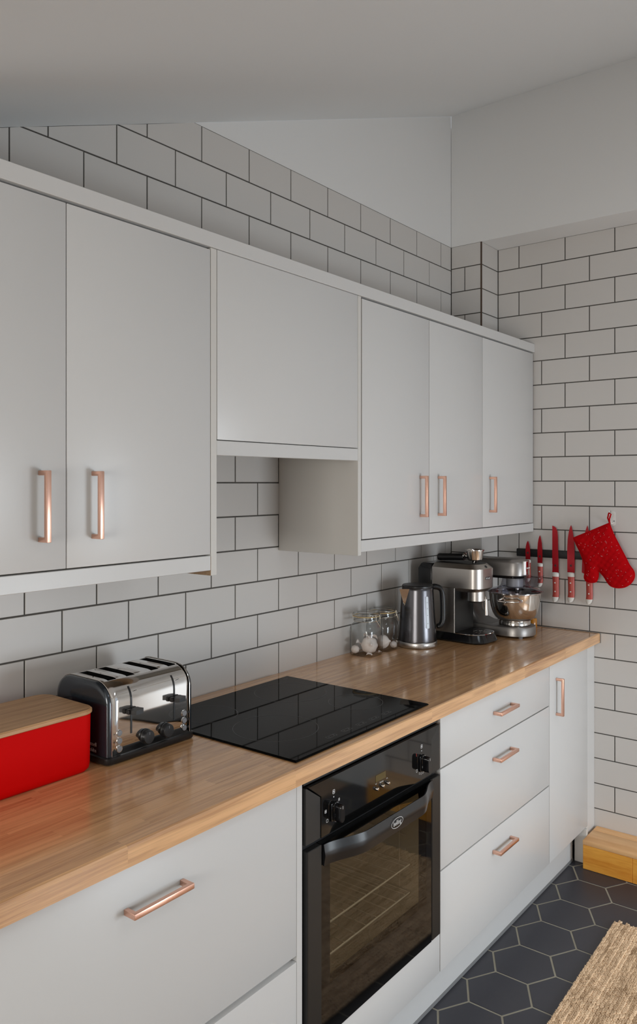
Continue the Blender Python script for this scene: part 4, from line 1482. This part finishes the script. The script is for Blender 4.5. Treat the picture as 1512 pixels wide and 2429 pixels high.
# ------------------------------------------------------------------ oven mitt and its hook
hk = thing('wall_hook', 'white plastic adhesive hook holding the oven mitt', 'hook', (XR, -.6480, 1.3880))
b = MB()
b.prism([(a, c) for a, c in rrect(.019, .058, .008, 5, -.005, -.004)], 'x', -.0032, -.0002)
b.build('back_plate', M['cream'], hk, smooth=30)
MB().tube([(-.003, -.004, -.022), (-.016, -.003, -.024), (-.023, -.001, -.012), (-.024, .002, .012), (-.022, .004, .030)], [.0035, .0035, .0032, .0030, .0022], 8).build('prong', M['cream'], hk)
MB().lathe([(.0001, 0), (.003, 0), (.003, .001), (.0001, .001)], 10, (0, 0, 0), 'x').build('screw', M['greycap'], hk, (-.0032, -.010, -.014), (0, R(180), 0))

mt = thing('oven_mitt', 'red quilted oven mitt with white flecks hanging over the knife rack', 'oven mitt', (3.6260, -.6400, 1.2400), 0)
raw = [(-.6519, 1.3668), (-.5780, 1.3330), (-.5053, 1.3010), (-.5200, 1.2700), (-.5353, 1.2395), (-.5527, 1.1919), (-.5535, 1.1620), (-.5510, 1.1397), (-.5590, 1.1270), (-.5735, 1.1223), (-.5900, 1.1235), (-.6011, 1.1296),
       (-.6075, 1.1480), (-.6096, 1.1714), (-.6200, 1.1620), (-.6317, 1.1490), (-.6430, 1.1310), (-.6552, 1.1166), (-.6700, 1.1105), (-.6885, 1.1091), (-.7120, 1.1140), (-.7312, 1.1260), (-.7450, 1.1430), (-.7506, 1.1610),
       (-.7474, 1.1808), (-.7312, 1.2032), (-.7181, 1.2293), (-.6930, 1.2770), (-.6686, 1.3249), (-.6569, 1.3551)]
out2 = [(y + .6400, z - 1.2400) for y, z in raw]


def in_poly(p, poly):
    x, y = p
    c = False
    for i in range(len(poly)):
        (x1, y1), (x2, y2) = poly[i], poly[i - 1]
        if (y1 > y) != (y2 > y) and x < (x2 - x1) * (y - y1) / (y2 - y1) + x1:
            c = not c
    return c


def pdist(p, poly):
    best = 9
    for i in range(len(poly)):
        a, c = Vector(poly[i - 1]), Vector(poly[i])
        ab_ = c - a
        t_ = max(0, min(1, (Vector(p) - a).dot(ab_) / max(ab_.length_squared, 1e-12)))
        best = min(best, (a + ab_ * t_ - Vector(p)).length)
    return best


# smooth the outline, then puff a fine triangulation of it; quilting dents on a diamond grid
fine = []
nP = len(out2)
for i in range(nP):
    p0, p1, p2, p3 = [Vector(out2[(i + q) % nP]) for q in (-1, 0, 1, 2)]
    sharp = i in (0, 1, 2, nP - 1)
    for s in range(4):
        t_ = s / 4
        v = .5 * ((2 * p1) + (p2 - p0) * t_ + (2 * p0 - 5 * p1 + 4 * p2 - p3) * t_ ** 2 + (3 * p1 - p0 - 3 * p2 + p3) * t_ ** 3)
        if sharp:
            v = p1 + (p2 - p1) * t_
        fine.append((v.x, v.y))
bm = bmesh.new()
ov = [bm.verts.new((0, y, z)) for y, z in fine]
STEP = .0055
inner = []
yy = -.13
import mathutils.geometry as mg
pts2 = [Vector(p) for p in fine]
r_i = 0
while yy < .15:
    zz = -.14 + (STEP / 2 if r_i % 2 else 0)
    while zz < .14:
        if in_poly((yy, zz), fine) and pdist((yy, zz), fine) > .0042:
            pts2.append(Vector((yy, zz)))
        zz += STEP
    yy += STEP * .87
    r_i += 1
edges = [(i, (i + 1) % len(fine)) for i in range(len(fine))]
vv, ee, ff, *_ = mg.delaunay_2d_cdt(pts2, edges, [], 1, 1e-6)
bm.free()


def mitt_side(sgn):
    bm_ = bmesh.new()
    vs = []
    for p in vv:
        d_ = pdist((p.x, p.y), fine)
        puff = .0140 * (1 - math.exp(-d_ / .016)) + .003 * min(1, d_ / .004)
        a, c = (p.x * .82 + p.y * .57) / .020, (-p.x * .57 + p.y * .82) / .020
        q = (abs(math.sin(math.pi * a)) * abs(math.sin(math.pi * c))) ** .5
        puff += .0032 * (q - .6) * min(1, d_ / .010)
        puff += .0015 * math.sin(p.x * 60 + 1) * math.sin(p.y * 45)
        vs.append(bm_.verts.new((-sgn * max(puff, .0012), p.x, p.y)))
    for f in ff:
        try:
            bm_.faces.new([vs[i] for i in f])
        except ValueError:
            pass
    return bm_


for sgn, nm in ((1, 'front_panel'), (-1, 'back_panel')):
    x = MB()
    x.bm.free()
    x.bm = mitt_side(sgn)
    pnl = x.build(nm, M['mitt'], mt, smooth=80)
    if sgn == 1:
        frontp = pnl
x = MB()
x.tube([(0, p[0], p[1]) for p in fine], .0026, 7, closed=True)
x.build('binding', M['mitt'], mt, smooth=60)
x = MB()
x.tube([(.004, -.0130, .1260), (.006, -.0040, .1480), (.006, -.0080, .1660), (.0, -.0110, .1680), (-.004, -.0200, .1640), (-.003, -.0140, .1440), (-.001, -.0135, .1255)], .0030, 7)
x.build('hanging_loop', M['mitt'], mt, smooth=60)
fl = MB()
rnd = random.Random(3)
cnt = 0
while cnt < 85:
    p = (rnd.uniform(-.11, .13), rnd.uniform(-.125, .12))
    if in_poly(p, fine) and pdist(p, fine) > .007:
        d_ = pdist(p, fine)
        a, c = (p[0] * .82 + p[1] * .57) / .020, (-p[0] * .57 + p[1] * .82) / .020
        q = (abs(math.sin(math.pi * a)) * abs(math.sin(math.pi * c))) ** .5
        h = .0140 * (1 - math.exp(-d_ / .016)) + .003 * min(1, d_ / .004) + .0032 * (q - .6) * min(1, d_ / .010) + .0015 * math.sin(p[0] * 60 + 1) * math.sin(p[1] * 45)
        an = rnd.choice((.6, 2.2, 1.5)) + rnd.uniform(-.3, .3)
        dx, dy = .0021 * math.cos(an), .0021 * math.sin(an)
        fl.tube([(-h - .0002, p[0] - dx, p[1] - dy), (-h - .0004, p[0] + dx, p[1] + dy)], .00036, 4)
        cnt += 1
fo = fl.build('stitch_flecks', M['fleck'], frontp)
fo['kind'] = 'stuff'

# ------------------------------------------------------------------ wooden step and rug
st = thing('wooden_step', 'orange pine boxed step against the tiled end wall', 'step', (3.5050, -.5875, 0))
yy = 0.0
for ln in (.1905, .42, .42):
    MB().box(0.0, .018, yy - ln + .0007, yy, .0003, .0950, .0012).build('riser_board', M['pine'], st, smooth=0)
    yy -= ln
MB().box(-.0015, .1180, -1.03, .0005, .0955, .1140, .0025, 2).build('tread_board', M['pinetop'], st, smooth=30)
MB().box(.1192, .1650, -1.03, .0005, .0955, .1135, .0015, 1).build('tread_board', M['pinetop'], st, smooth=30)
MB().box(.018, .164, -.018, 0.0, .0003, .0950, .001).build('end_board', M['pine'], st, smooth=0)

rug = thing('jute_rug', 'natural braided jute rug lying on the dark hexagonal floor tiles', 'rug', (3.1850, -.8110, 0), R(1.4))
b = MB()
NB, LB = 230, 2.05


def stitch(cx, cy, cz, la, lb, lc, rz, tl):
    rings = []
    m_ = Matrix.Rotation(rz, 3, 'Z') @ Matrix.Rotation(tl, 3, 'Y')
    for t_, q in ((-1, .35), (-.6, .82), (0, 1), (.6, .82), (1, .35)):
        rings.append([Vector((cx, cy, cz)) + m_ @ Vector((la * t_, lb * q * math.cos(2 * math.pi * k / 6), lc * q * math.sin(2 * math.pi * k / 6))) for k in range(6)])
    b.loft(rings)


rnd = random.Random(11)
for i in range(NB):
    sx = -(i + .5) * LB / NB
    for sg in (-1, 1):
        stitch(sx + sg * .0022 + rnd.uniform(-.0014, .0014), sg * .0028 + rnd.uniform(-.0006, .0006), .0078 + rnd.uniform(-.0010, .0012), .0064, .0034 * rnd.uniform(.85, 1.15), .0040, sg * R(26 + rnd.uniform(-18, 18)), R(rnd.uniform(-18, 8)))
braid = b.mesh('braid_row', M['jute'], 50)
rnd = random.Random(5)
for i in range(68):
    off = rnd.uniform(-.006, .006)
    if i < 5:
        off -= (.012, .006, .003, .001, 0)[i]
    link('braid_row', braid, rug, (off + rnd.uniform(-.004, .004) - .0005 * i + (.0053 if i % 2 else 0), -.0070 - i * .0119, rnd.uniform(-.0010, .0012)))
bk = MB().box(-2.04, -.012, -.812, -.006, .0004, .0050).build('backing', M['jute'], rug)
